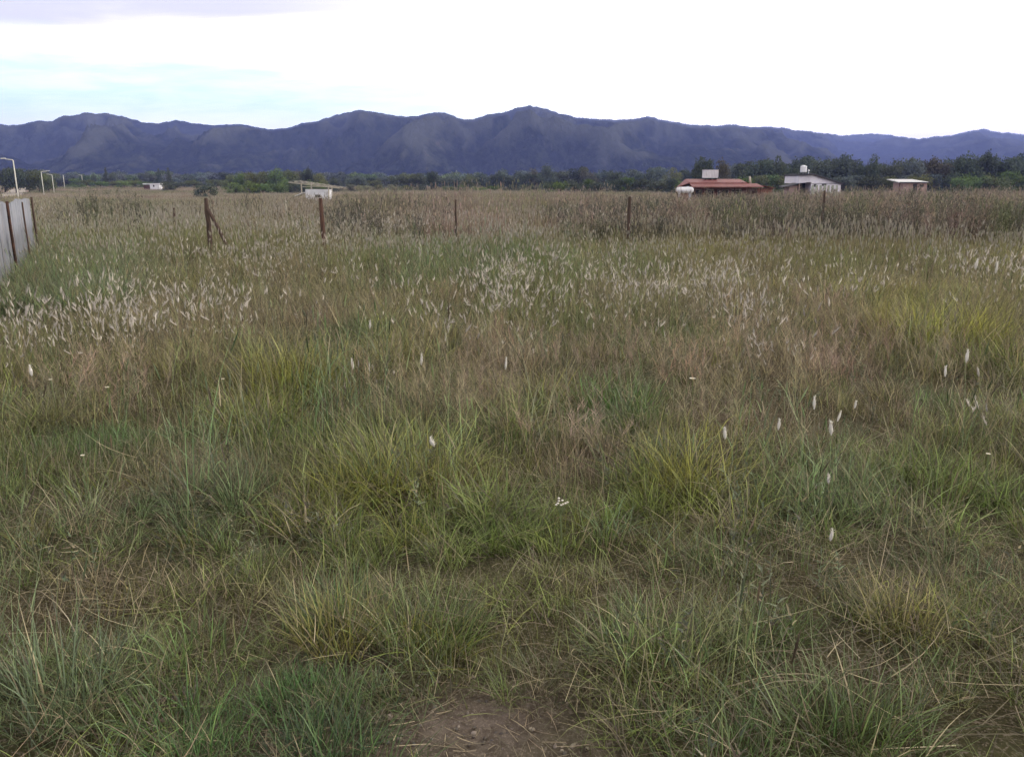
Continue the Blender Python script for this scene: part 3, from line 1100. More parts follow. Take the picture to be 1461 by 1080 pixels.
# greener clumps
A = []
for y0, y1, dn, sd in ((1.0, 5, 70, 21), (5, 12, 38, 22), (12, 24, 12, 23)):
    X, Y, r_ = wedge(y0, y1, dn, sd)
    wg = np.maximum.reduce([weight('green', X, Y), weight('ygreen', X, Y), weight('bgreen', X, Y) * .8])
    nn = fbm(X / .7, Y / .7, 91, 3)
    k = keep(np.clip(wg * 1.0 + sst(.46, .66, nn) * .45, 0, 1) * (1 - np.clip(weight('bare', X, Y) * 2 + weight('red', X, Y) * .7, 0, 1)), r_)
    X, Y, wg = X[k], Y[k], wg[k]
    A.append((X, Y, field_colour(X, Y), np.clip(.28 - .16 * wg + r_.normal(0, .07, len(X)), .04, .6), r_.uniform(.6, 1.25, len(X)) * (.8 + .3 * np.clip(wg, 0, 1))))
X, Y, c, dr, s = cat(*A)
half = np.random.default_rng(5).random(len(X)) < np.where(Y < 4.5, .82, .6)
scatter_obj('green_grass', 'green arching grass clumps spread through the field', 'lush', X[half], Y[half], c[half] * 1.05, dr[half], s[half] * (.50 + .35 * sst(2.2, 4.6, Y[half]) + .15 * sst(5, 10, Y[half])), s[half] * (.33 + .45 * sst(2.2, 4.6, Y[half]) + .22 * sst(5, 10, Y[half])), .12, seed=2, mixp=.22)
half = ~half
scatter_obj('broad_grass', 'broader bladed green grass mixed into the field', 'lushwide', X[half], Y[half], c[half] * 1.1, dr[half], s[half] * (.50 + .35 * sst(2.2, 4.6, Y[half]) + .15 * sst(5, 10, Y[half])), s[half] * (.33 + .45 * sst(2.2, 4.6, Y[half]) + .22 * sst(5, 10, Y[half])), .15, seed=3, mixp=.22)

# short turf
X, Y, r_ = wedge(1.0, 9, 60, 31)
k = keep(np.clip(weight('dgreen', X, Y) * 1.2 + .22 * sst(.48, .56, fbm(X * 1.4, Y * 1.4, 93, 3)) - .5 * weight('bare', X, Y), 0, 1), r_)
X, Y = X[k], Y[k]
scatter_obj('short_turf', 'short dense dark green turf in low patches', 'turf', X, Y, mixc(field_colour(X, Y), np.full(len(X), .7), 'dgreen'), np.full(len(X), .08), r_.uniform(.7, 1.3, len(X)), None, .1, seed=4)

X, Y, r_ = wedge(1.2, 12, 7, 35)
k = keep(np.clip(sst(.45, .6, fbm(X / .9, Y / .9, 137, 3)) - .6 * weight('bare', X, Y), 0, 1), r_)
X, Y = X[k], Y[k]
scatter_obj('small_weeds', 'small leafy weeds dotted low among the grass', 'forb', X, Y, np.tile(np.array((.115, .135, .075)), (len(X), 1)), np.full(len(X), .2), r_.uniform(.6, 1.2, len(X)), None, .15, seed=14)

X, Y, r_ = wedge(1.5, 3.6, 45, 37)
k = keep(np.clip(weight('bare', X, Y) * 1.1, 0, 1), r_)
X, Y = X[k], Y[k]
scatter_obj('soil_clods', 'crumbs of earth and broken straw lying on the bare soil', 'clod', X, Y, np.tile(np.array((.17, .135, .115)), (len(X), 1)), np.full(len(X), .32), r_.uniform(.7, 1.4, len(X)), None, .02, seed=15)

# litter near the viewer
X, Y, r_ = wedge(1.0, 9, 15, 41)
k = keep(np.clip(.16 + .7 * weight('brown', X, Y) - .6 * weight('dgreen', X, Y) - .1 * weight('bare', X, Y), 0, 1), r_)
X, Y = X[k], Y[k]
scatter_obj('grass_litter', 'dead straw strands lying flat among the grass', 'litter', X, Y, np.tile(C['brown'] * .95, (len(X), 1)), np.full(len(X), .5), r_.uniform(.6, 1.1, len(X)), None, .1, seed=5)

# upright stems
A = []
for y0, y1, dn, sd in ((1.3, 6, 9, 51), (6, 14, 11, 52), (14, 24, 6, 53)):
    X, Y, r_ = wedge(y0, y1, dn, sd)
    w = np.maximum(weight('tall', X, Y), weight('bgreen', X, Y) * .5)
    k = keep(np.clip(.14 + w * .85, 0, 1) * (1 - np.clip(weight('bare', X, Y) * 1.5, 0, 1)), r_)
    X, Y, w = X[k], Y[k], w[k]
    A.append((X, Y, mixc(field_colour(X, Y), .45 + .4 * w, 'bgreen') * 1.15, np.full(len(X), .3), r_.uniform(.7, 1.15, len(X)) * np.where(Y < 3.5, .75, 1)))
X, Y, c, dr, s = cat(*A)
scatter_obj('grass_stems', 'tall upright pale green grass stems above the meadow', 'stems', X, Y, c, dr, s, None, .1, seed=6)

# pale seed heads
A = []
for y0, y1, dn, sd in ((3.2, 6, 3, 61), (6, 12, 22, 62), (12, 24, 8, 63)):
    X, Y, r_ = wedge(y0, y1, dn, sd)
    w = weight('white', X, Y)
    nn = fbm(X / 1.3, Y / 1.3, 95, 3)
    k = keep(np.clip(w * (.55 + .6 * sst(.42, .6, nn)) + sst(7, 10, Y) * (.03 + .11 * sst(.45, .65, nn)) + .015, 0, 1), r_)
    X, Y = X[k], Y[k]
    A.append((X, Y, mixc(field_colour(X, Y), np.full(len(X), .6), 'straw'), np.full(len(X), .55), r_.uniform(.5, 1.25, len(X))))
X, Y, c, dr, s = cat(*A)
scatter_obj('seed_heads', 'pale fluffy seed heads on thin stems in drifts across the field', 'plume', X, Y, c, dr, s, s * (1 + .35 * sst(13, 18, Y)), .12, seed=7)

# reddish airy panicles
A = []
for y0, y1, dn, sd in ((4.2, 8, 16, 71), (8, 18, 14, 72)):
    X, Y, r_ = wedge(y0, y1, dn, sd)
    w = weight('red', X, Y)
    k = keep(np.clip(w * .65 + .06 + .05 * sst(7, 9, Y), 0, 1), r_)
    X, Y, w = X[k], Y[k], w[k]
    A.append((X, Y, mixc(field_colour(X, Y), .5 + .5 * w, 'red'), np.full(len(X), .25), r_.uniform(.8, 1.25, len(X))))
X, Y, c, dr, s = cat(*A)
scatter_obj('reddish_grass', 'airy reddish brown flowering grass in hazy patches', 'panicle', X, Y, c, dr, s, None, .15, seed=8)

# meadow from 13 m on
X, Y, r_ = wedge(13, 40, 4.0, 81, 3)
c = mixc(field_colour(X, Y), sst(16, 26, Y) * .35, 'mauve')
gl = (1 - sst(-.5, -.25, X / Y))
c = mixc(c, gl * .5, 'bgreen')
scatter_obj('distant_meadow', 'olive brown grass in the middle of the field', 'mead', X, Y, c, np.clip(.35 + r_.normal(0, .1, len(X)), .1, .8), r_.uniform(.8, 1.2, len(X)), (.7 + .5 * sst(.3, .7, fbm(X / 2, Y / 2, 145, 3))) * r_.uniform(.8, 1.1, len(X)), .06, seed=9, mixp=.22)

# tall mauve dry grass beyond the fence posts
X, Y, r_ = wedge(18.5, 62, 2.6, 83, 4)
a = X / Y
nn = fbm(X / 5, Y / 3, 97, 3)
open_ = (1 - sst(-.30, -.20, a)) * (1 - sst(30, 40, Y))
k = keep(np.clip(.25 + sst(.38, .6, nn) * .9 - .75 * open_ - .4 * (1 - sst(18.5, 21, Y)) - .6 * sst(.02, .12, a) * (1 - sst(25, 30, Y)), 0, 1), r_)
X, Y, nn, a = X[k], Y[k], nn[k], a[k]
hv = .68 + .64 * sst(.3, .7, fbm(X / 3.2, Y / 3.2, 141, 3))
c = np.tile(C['mauve'], (len(X), 1))
dk = sst(.46, .6, fbm(X / 4, Y / 2.5, 121, 3))[:, None]
c = c * (.92 - .42 * dk)
lf = (1 - sst(-.35, -.15, a))
c = mixc(c, lf * .35, 'green') * (1 - .2 * lf)[:, None]
c = mixc(c, sst(.5, .7, fbm(X / 3, Y / 2, 99, 3)) * .5, 'straw')
c = mixc(c, sst(.52, .72, fbm(X / 2.5, Y / 2, 103, 3)) * .8, 'green')
hz = np.where(a > .12, np.minimum(hv, 1.0), hv) * r_.uniform(.75, 1.12, len(X)) * (1 - .30 * sst(30, 50, Y) * (1 - sst(.15, .4, a))) * (1 + .10 * sst(.2, .5, a)) * (1 - .22 * (1 - sst(-.28, -.1, a)))
scatter_obj('tall_dry_grass', 'tall mauve brown dry grass beyond the wooden posts', 'reed', X, Y, c, np.full(len(X), .3), r_.uniform(.8, 1.2, len(X)), hz, .07, seed=10)

# dark weedy band
X, Y, r_ = wedge(17.5, 34, 9.5, 85, 3)
a = X / Y
pxx = 730.5 + a / CP * F_PX
nn = fbm(X / 2.2, Y / 1.6, 105, 3)
right = sst(760, 800, pxx + (nn - .5) * 120)
left = (1 - sst(-.35, -.2, a)) * sst(.5, .62, nn) * sst(20, 22, Y) * .5
spot = left + np.exp(-(((pxx - 560) / 70) ** 2)) * .5 + np.exp(-(((pxx - 490) / 40) ** 2)) * .5
k = keep(np.clip((right * (.35 + .8 * sst(.4, .6, nn)) + spot * .6) * sst(17.5, 18.5, Y) * (1 - sst(24, 34, Y) * .7), 0, 1), r_)
X, Y, nn = X[k], Y[k], nn[k]
c = np.tile(np.array((.070, .068, .058)), (len(X), 1))
c = mixc(c, sst(.52, .68, fbm(X / 1.5, Y / 1.5, 107, 3)) * .4, 'green')
c = mixc(c, sst(.6, .75, fbm(X / 2.5, Y / 2.5, 109, 3)) * .6, 'mauve')
scatter_obj('tall_weeds', 'tall dark twiggy weeds in a band behind the grass', 'weed', X, Y, c, np.full(len(X), .12), r_.uniform(.8, 1.15, len(X)), (.62 + .50 * sst(.3, .7, fbm(X / 2.4, Y / 2.4, 143, 3))) * r_.uniform(.7, 1.12, len(X)) * (1 + .06 * sst(.2, .5, X / Y)), .08, seed=11)

# far field
X, Y, r_ = wedge(55, 420, .16, 87, 10)
k = keep(np.clip(1.3 - Y / 420, .2, 1), r_)
X, Y = X[k], Y[k]
rd = np.abs(X - np.interp(Y, [p[1] for p in road_px], [p[0] - 6 for p in road_px]))
k = rd > 6.5
X, Y = X[k], Y[k]
nf = fbm(X / 30, Y / 12, 61, 4)
c = np.tile(C['mauve'], (len(X), 1))
c = mixc(c, sst(.5, .65, nf) * .8, 'straw')
c = mixc(c, sst(.42, .6, 1 - nf) * .8, 'green') * .85
scatter_obj('far_meadow', 'far dry pasture reaching to the tree line', 'farmead', X, Y, c, np.full(len(X), .3), r_.uniform(.9, 1.5, len(X)), r_.uniform(.8, 1.3, len(X)), .05, seed=12)
# ------------------------------------------------------------------ sheet metal fence on the left
fa, fb = np.array((-7.52, 12.2)), np.array((-9.515, 16.2))
fdir = (fb - fa) / np.linalg.norm(fb - fa)
f0 = fa - fdir * 5.2
LEN = 9.85
ang = math.atan2(fdir[1], fdir[0])
fence = empty('metal_fence', (f0[0], f0[1], gz(*f0)), ang)
tag(fence, 'galvanised sheet fence with rusty brown posts at the left edge of the field', 'fence')


def fz(s):
    p = f0 + fdir * s
    return gz(*p) - gz(*f0)


s = 0.0
k = 0
while s < LEN - .05:
    w_ = min(1.05, LEN - s)
    n_ = 28
    vs, fs = [], []
    top = 1.20 + .006 * ((k * 7) % 5 - 2)
    off = .012 * (k % 2)
    for i in range(n_ + 1):
        u = s + w_ * i / n_
        yy = .009 * math.sin(2 * math.pi * i / 7.0) + off + .01 * math.sin(u * 3.1)
        for side in (0, .0025):
            vs.append((u, yy + side, fz(u) - .05))
            vs.append((u, yy + side + .004, fz(u) + top * .5))
            vs.append((u, yy + side, fz(u) + top + .006 * math.sin(i * 1.7 + k)))
    for i in range(n_):
        a, b_ = i * 6, (i + 1) * 6
        for q in (0, 1):
            fs.append((a + q, b_ + q, b_ + q + 1, a + q + 1))
            fs.append((a + 3 + q, a + 4 + q, b_ + 4 + q, b_ + 3 + q))
        fs.append((a + 2, b_ + 2, b_ + 5, a + 5))
    mesh_obj('sheet', vs, fs, M['zinc'], fence, smooth=True)
    s += w_ - .06 if s + w_ < LEN else w_
    k += 1
for u, hh, mt, wd in ((0.6, 1.24, 'rust', .05), (2.4, 1.22, 'rust', .045), (4.88, 1.21, 'rust', .042), (7.44, 1.16, 'brownwood', .024), (9.67, 1.24, 'wood', .040)):
    mb = MB()
    zz = fz(u)
    mb.tube([(u, -.055, zz - .3), (u + .006, -.057, zz + .4), (u - .005, -.053, zz + .85), (u + .004, -.055, zz + hh)], [wd * .55, wd * .52, wd * .5, wd * .5], 7)
    mb.build('post', M[mt], fence, True)
for zr in (.32, 1.0):
    mb = MB()
    for u in np.linspace(.3, LEN - .3, 9)[:-1]:
        u2 = u + (LEN - .6) / 8
        mb.tube([(u, .035, fz(u) + zr), (u2, .035, fz(u2) + zr)], .022, 6)
    mb.build('rail', M['palewood'], fence, True)

# grass along the foot of the fence
r_ = np.random.default_rng(33)
n = 420
su = r_.uniform(1.0, LEN, n)
ov = -r_.uniform(.16, 1.5, n) ** 1.0
Xf = f0[0] + fdir[0] * su + fdir[1] * -ov
Yf = f0[1] + fdir[1] * su - fdir[0] * -ov
scatter_obj('fence_grass', 'tall bluish green grass along the foot of the sheet fence', 'lushwide', Xf, Yf, np.tile(C['bgreen'], (n, 1)), np.full(n, .12), r_.uniform(.9, 1.3, n), r_.uniform(.9, 1.35, n), .1, seed=31, mixp=.25)

# ------------------------------------------------------------------ wooden posts in the field


def round_post(name, x, y, hgt, rad, mat, lean=(0, 0), seed=1):
    r_ = random.Random(seed)
    o = empty(name, (x, y, gz(x, y)))
    mb = MB()
    pts, rr = [], []
    for i in range(7):
        t = i / 6
        pts.append((lean[0] * t + r_.uniform(-.008, .008), lean[1] * t + r_.uniform(-.008, .008), -.3 + (hgt + .3) * t))
        rr.append(rad * (1.12 - .2 * t) * r_.uniform(.93, 1.07))
    rr[-1] *= .8
    mb.tube(pts, rr, 9)
    mb.build('pole', mat, o)
    return o


def stake_top(px, py, Y):
    return at(px, py, Y)


x, y, z = at(295, 283, 16.6)
p = round_post('fence_post', x, y, z - gz(x, y), .048, M['wood'], (-.02, 0), 3)
tag(p, 'dark wooden fence post propped by a slanting brace', 'post', 'old wooden posts standing in the field')
mb = MB()
bx_, by_, bz_ = at(322, 341, 16.3)
mb.tube([(.03, -.06, z - gz(x, y) - .22), ((bx_ - x) * .5 + .02, -.14, (z - gz(x, y)) * .5 + .02), (bx_ - x + .12, -.25, -.05)], [.036, .038, .04], 8)
mb.build('brace', M['wood'], p)
x, y, z = at(459.5, 283, 16.4)
tag(round_post('fence_post', x, y, z - gz(x, y), .046, M['brownwood'], (-.03, 0), 5), 'reddish brown wooden post standing in front of the small open sided shelter', 'post', 'old wooden posts standing in the field')
x, y, z = at(898, 281, 18.5)
tag(round_post('fence_post', x, y, z - gz(x, y), .040, M['wood'], (.01, 0), 7), 'dark thin post among dark weeds left of the red roofed house', 'post', 'old wooden posts standing in the field')
x, y, z = at(648.5, 285, 19)
tag(round_post('fence_post', x, y, z - gz(x, y), .026, M['wood'], (.03, 0), 9), 'thin dark post half hidden by tall grass in the middle of the field', 'post', 'old wooden posts standing in the field')
x, y, z = at(406, 286, 30)
tag(round_post('stake', x, y, z - gz(x, y), .04, M['palewood'], (.03, 0), 11), 'short pale stake in tall grass below the left end of the shelter', 'stake')
x, y, z = at(1176, 272, 21)
tag(round_post('stake', x, y, z - gz(x, y), .032, M['wood'], (.02, 0), 13), 'slim dark stake standing in weeds in front of the white gabled house', 'stake')
x, y, z = at(247, 297, 24)
tag(round_post('stake', x, y, z - gz(x, y), .035, M['wood'], (.02, 0), 14), 'short dark stake in grass left of the braced post', 'stake')

# ------------------------------------------------------------------ street lamps along the road
LAMPS = [(20.5, 228, 130, -1, 'nearest and tallest pale street lamp, arm pointing left above the sheet fence'),
         (60.5, 245, 236, 1, 'pale street lamp with its arm to the right, second from the fence'),
         (76, 249.5, 287, -1, 'pale street lamp with its arm to the left, third from the fence'),
         (92, 250, 365, 0, 'slim pale street lamp with no visible arm, fourth from the fence'),
         (118.5, 250, 470, -1, 'small distant street lamp with short left arm, fifth from the fence'),
         (137, 256, 640, 0, 'farthest and smallest street lamp beside the hedge')]
for px, py, Y, arm, lab in LAMPS:
    x, y, z = at(px - 2, py, Y)
    g0 = gz(x, y)
    hgt = z - g0
    o = empty('street_lamp', (x, y, g0))
    tag(o, lab, 'street lamp', 'street lamps along the dirt road')
    q = .085 + Y * .00018
    MB().tube([(0, 0, -.3), (0, 0, hgt * .5), (0, 0, hgt - .12)], [q, q * .85, q * .7], 8).build('pole', M['paintpole'], o, True)
    if arm:
        ln = {130: 1.7, 236: 2.2, 287: 1.6, 470: 1.6}[Y]
        rise = -.02 if Y == 470 else .16
        hh = hgt - .12
        MB().tube([(0, 0, hh), (arm * .15, 0, hh + .08), (arm * ln * .7, 0, hh + .08 + rise * .8)], [q * .7, q * .65, q * .55], 7).build('arm', M['paintpole'], o, True)
        a0, a1 = sorted((arm * ln * .66, arm * ln * 1.12))
        mb = MB()
        zc = hh + .1 + rise
        mb.add([(a0, -.13, zc - .05), (a1, -.13, zc), (a1, .13, zc), (a0, .13, zc - .05), (a0 + .06, -.09, zc + .09), (a1 - .06, -.09, zc + .11), (a1 - .06, .09, zc + .11), (a0 + .06, .09, zc + .09)],
               [(0, 3, 2, 1), (4, 5, 6, 7), (0, 1, 5, 4), (1, 2, 6, 5), (2, 3, 7, 6), (3, 0, 4, 7)])
        mb.build('lamp_head', M['paintpole'], o)
    else:
        MB().lathe([(.05, hgt - .14), (.20, hgt - .08), (.17, hgt + .04), (.03, hgt + .08)], 10).build('lamp_head', M['paintpole'], o, True)

# ------------------------------------------------------------------ buildings


def local(o, px, py, Y):
    a = at(px, py, Y)
    return a[0] - o.location.x, a[1] - o.location.y, a[2] - o.location.z


def house_root(name, px, Y, label, cat):
    x, y, _ = at(px, 262, Y)
    o = empty(name, (x, y, gz(x, y)))
    tag(o, label, cat)
    return o


# red roofed house
Y = 110
hs = house_root('house', 1025, Y, 'low brick house with red two tier sheet roof and a veranda', 'house')
X_ = lambda px: local(hs, px, 262, Y)[0]
Z_ = lambda py: local(hs, 1025, py, Y)[2]
mb = MB()
mb.box(X_(984), X_(1080), 2.2, 8.0, -.4, Z_(266.5))
mb.build('wall', M['brick'], hs)
rf = MB()
zr, zm, ze = Z_(255.4), Z_(260.6), Z_(267.4)
# upper roof: hip at the left, ridge along x
rf.slab((X_(968), .9, ze), (X_(986.5), 1.3, zm), (X_(988), 4.6, zr), (X_(985.5), 9.2, ze), .09)
rf.slab((X_(986.6), 1.3, zm + .02), (X_(1069), 1.3, zm + .02), (X_(1068), 4.6, zr), (X_(988.1), 4.6, zr), .09)
rf.slab((X_(988), 4.6, zr - .003), (X_(1068), 4.6, zr - .003), (X_(1082), 9.2, ze), (X_(985.5), 9.2, ze), .09)
rf.slab((X_(1068.1), 4.6, zr), (X_(1069.1), 1.3, zm + .02), (X_(1082), 1.4, Z_(266)), (X_(1083), 9.2, Z_(266)), .09)
roof = rf.build('roof', M['redroof'], hs)
fz_ = MB()
fz_.box(X_(986.6), X_(1069), 1.24, 1.30, zm - .20, zm + .03)
fz_.build('fascia', M['fascia'], roof)
vr = MB()
vr.slab((X_(985), -1.1, Z_(266.2)), (X_(1086), -1.1, Z_(266.6)), (X_(1084), 1.36, Z_(262.0)), (X_(987), 1.36, Z_(262.0)), .07)
vr.build('veranda_roof', M['redroof'], hs)
MB().box(X_(985), X_(1086), -1.17, -1.103, Z_(267.6), Z_(265.9)).build('gutter', M['fascia'], hs)
for px in (990, 1008, 1027, 1046, 1065, 1083):
    MB().tube([(X_(px), -.9, -.3), (X_(px), -.9, Z_(267.2))], .07, 7).build('veranda_post', M['brownwood'], hs)
for px, w_, z0, z1, nm in ((1000, 1.3, .9, 2.0, 'window'), (1019, .95, -.2, 2.05, 'door'), (1038, 1.4, .9, 2.0, 'window'), (1058, 1.2, .9, 2.0, 'window')):
    w = MB().box(X_(px) - w_ / 2, X_(px) + w_ / 2, 2.12, 2.197, z0, z1).build(nm, M['dark'], hs)
    f = MB()
    for a0, a1, b0, b1 in ((-w_ / 2 - .06, w_ / 2 + .06, z1, z1 + .07), (-w_ / 2 - .06, w_ / 2 + .06, z0 - .07, z0), (-w_ / 2 - .06, -w_ / 2, z0, z1), (w_ / 2, w_ / 2 + .06, z0, z1)):
        f.box(X_(px) + a0, X_(px) + a1, 2.10, 2.196, b0, b1)
    f.build('frame', M['palewood'], w)
# right lean-to
mb = MB()
mb.slab((X_(1085), 0.2, Z_(264.2)), (X_(1108), 0.2, Z_(268.6)), (X_(1108), 4.2, Z_(267.8)), (X_(1085), 4.2, Z_(263.4)), .07)
mb.build('side_roof', M['redroof'], hs)
MB().box(X_(1084), X_(1106), .8, 3.9, -.4, Z_(269)).build('side_wall', M['brick'], hs)
MB().tube([(X_(1080), 3.0, Z_(264)), (X_(1078.3), 3.0, Z_(251.6))], [.17, .13], 9).build('flue', M['palewood'], hs, True)

# rooftop water tank
x0, yy, zt = at(1013, 255.4, Y + 4.3)
tk = empty('water_tank', (x0, yy, hs.location.z + zr + .02))
tag(tk, 'white boxy water tank on the ridge of the red roof', 'water tank')
w2 = 20.5 * Y / F_PX * .99 / 2
MB().box(-w2, w2, -.55, .55, .12, 1.12).build('body', M['white'], tk)
mb = MB()
for i in range(9):
    u = -w2 + .12 + i * (2 * w2 - .24) / 8
    mb.box(u - .02, u + .02, -.58, -.552, .2, 1.05)
mb.build('rib', M['greyroof'], tk)
MB().box(-w2 - .04, w2 + .04, -.6, .6, 1.122, 1.19).build('lid', M['white'], tk)
for u in (-w2 * .75, 0, w2 * .75):
    MB().box(u - .08, u + .08, -.5, .5, -.12, .118).build('foot', M['dark'], tk)

# white gas tank
Yg = 100
x0, yy, zg = at(977, 270, Yg)
gt = empty('gas_tank', (x0, yy, gz(x0, yy)))
tag(gt, 'white rounded horizontal tank in front of the left end of the red roofed house', 'tank')
zc = at(977, 267.0, Yg)[2] - gt.location.z - .37
hl = 12.5 * Yg / F_PX
prof = [(r * .82, h) for r, h in [(.02, -hl), (.2, -hl + .04), (.34, -hl + .12), (.43, -hl + .28), (.45, -hl + .42), (.45, hl - .42), (.43, hl - .28), (.34, hl - .12), (.2, hl - .04), (.02, hl)]]
MB().lathe(prof, 20, 'x', (0, 0, zc)).build('shell', M['white'], gt, True)
MB().lathe([(.16, zc + .34), (.16, zc + .39), (.12, zc + .42), (.02, zc + .43)], 14, 'z', (.35, 0, 0)).build('valve_cover', M['white'], gt, True)
for u in (-hl * .6, hl * .6):
    MB().box(u - .08, u + .08, -.36, .36, -.4, zc - .25).build('saddle', M['greyroof'], gt)

# white gabled house
Y = 130
wh = house_root('house', 1165, Y, 'pale house with long sloping gable and a dark porch on its left', 'house')
X_ = lambda px: local(wh, px, 262, Y)[0]
Z_ = lambda py: local(wh, 1165, py, Y)[2]
mb = MB()
mb.prism([(X_(1140), Z_(250.6)), (X_(1158.5), Z_(249.8)), (X_(1197), Z_(261.8)), (X_(1200), Z_(262.6)), (X_(1200), -.4), (X_(1157.4), -.4), (X_(1157.4), Z_(260)), (X_(1140), Z_(261.8))][::-1], 0, 7)
mb.build('wall', M['lilacwall'], wh)
rf = MB()
rf.slab((X_(1139), -.35, Z_(248.9)), (X_(1158.5), -.35, Z_(248)), (X_(1158.5), 7.3, Z_(248)), (X_(1139), 7.3, Z_(248.9)), .24)
rf.slab((X_(1158.6), -.35, Z_(248)), (X_(1202), -.35, Z_(261.6)), (X_(1202), 7.3, Z_(261.6)), (X_(1158.6), 7.3, Z_(248)), .24)
rf.build('roof', M['darkroof'], wh)
mb = MB()
mb.box(X_(1140), X_(1157.3), 2.6, 2.8, -.4, Z_(261.4))
mb.build('porch_back', M['dark'], wh)
MB().box(X_(1140.2), X_(1141.4), -.05, .25, -.4, Z_(261.9)).build('porch_post', M['pinkwall'], wh)
mb = MB()
mb.slab((X_(1120), -.3, Z_(266.6)), (X_(1139.8), -.3, Z_(261.6)), (X_(1139.8), 3.0, Z_(261.2)), (X_(1120), 3.0, Z_(266.2)), .12)
mb.build('side_roof', M['darkroof'], wh)
MB().box(X_(1128), X_(1139.9), .5, 2.8, -.4, Z_(265.4)).build('side_wall', M['pinkwall'], wh)
for px, w_, z0, z1 in ((1163, .45, Z_(267), Z_(263.2)), (1176, .72, Z_(265.6), Z_(262.6))):
    w = MB().box(X_(px) - w_ / 2, X_(px) + w_ / 2, -.022, -.003, z0, z1).build('window', M['dark'], wh)
    f = MB()
    for a0, a1, b0, b1 in ((-w_ / 2 - .05, w_ / 2 + .05, z1, z1 + .06), (-w_ / 2 - .05, w_ / 2 + .05, z0 - .06, z0), (-w_ / 2 - .05, -w_ / 2, z0, z1), (w_ / 2, w_ / 2 + .05, z0, z1)):
        f.box(X_(px) + a0, X_(px) + a1, -.05, -.004, b0, b1)
    f.build('frame', M['white'], w)
MB().box(X_(1157.6), X_(1199.8), -.10, -.003, Z_(262.4), Z_(262.0)).build('string_course', M['darkroof'], wh)

ft = empty('low_wall', (at(1180, 262, Y - 3)[0], Y - 3, gz(at(1180, 262, Y - 3)[0], Y - 3)))
tag(ft, 'low whitish block wall with gaps in front of the pale gabled house', 'wall')
zt = local(ft, 1180, 264, Y - 3)[2]
mb = MB()
xa, xb = local(ft, 1158.5, 262, Y - 3)[0], local(ft, 1201, 262, Y - 3)[0]
mb.box(xa, xb, 0, .15, -.4, zt * .62)
u = xa
while u < xb - .3:
    mb.box(u, u + .34, .01, .14, zt * .62, zt - random.uniform(0, .1))
    u += .62
mb.build('blockwork', M['greenedge'], ft)

x0, yy, _ = at(1146, 247, Y + 2)
t2 = empty('water_tank', (x0, yy, wh.location.z + Z_(248.8)))
tag(t2, 'white upright cylindrical water tank on the roof of the pale gabled house', 'water tank')
k_ = (Y + 2) / F_PX
MB().lathe([(.46, .27), (.50, .33), (.50, .62), (.48, .64), (.50, .66), (.50, .95), (.48, .97), (.50, .99), (.50, 1.22), (.46, 1.27), (.2, 1.34), (.18, 1.4), (.02, 1.41)], 20).build('shell', M['white'], t2, True)
mb = MB()
for i in range(4):
    a = i * math.pi / 2 + .6
    mb.tube([(.36 * math.cos(a), .36 * math.sin(a), -.15), (.36 * math.cos(a), .36 * math.sin(a), .27)], .05, 6)
mb.box(-.45, .45, -.45, .45, .2, .268)
mb.build('stand', M['dark'], t2)
for px, lab in ((1153.6, 'small white capped vent pipe on the gabled house roof beside the cylinder tank'),):
    x0, yy, _ = at(px, 247, Y + 1.5)
    v_ = empty('vent_pipe', (x0, yy, wh.location.z + Z_(248.4)))
    tag(v_, lab, 'vent pipe')
    MB().tube([(0, 0, -.15), (0, 0, .42)], .055, 8).build('pipe', M['white'], v_, True)
    MB().lathe([(.06, .40), (.16, .43), (.16, .56), (.05, .66)], 10).build('cap', M['white'], v_, True)

# hut on the right
Y = 150
ht = house_root('hut', 1301, Y, 'small pinkish hut with flat pale roof, alone at the right', 'hut')
X_ = lambda px: local(ht, px, 262, Y)[0]
Z_ = lambda py: local(ht, 1301, py, Y)[2]
MB().box(X_(1289), X_(1323), 0, 4, -.4, Z_(260.9)).build('wall', M['pinkwall'], ht)
mb = MB()
mb.slab((X_(1281), -.6, Z_(260.2)), (X_(1325), -.6, Z_(260.2)), (X_(1317), 4.4, Z_(255.8)), (X_(1280), 4.4, Z_(255.6)), .12)
mb.build('roof', M['greyroof'], ht)
MB().box(X_(1281), X_(1325), -.66, -.603, Z_(261.5), Z_(260)).build('eaves_board', M['darkroof'], ht)
MB().box(X_(1303), X_(1309), -.02, -.003, -.2, Z_(262.6)).build('door', M['dark'], ht)
MB().box(X_(1281.6), X_(1282.8), -.5, -.35, -.4, Z_(260.9)).build('porch_post', M['brownwood'], ht)
MB().box(X_(1313), X_(1318), -.02, -.003, Z_(267), Z_(263.4)).build('window', M['dark'], ht)

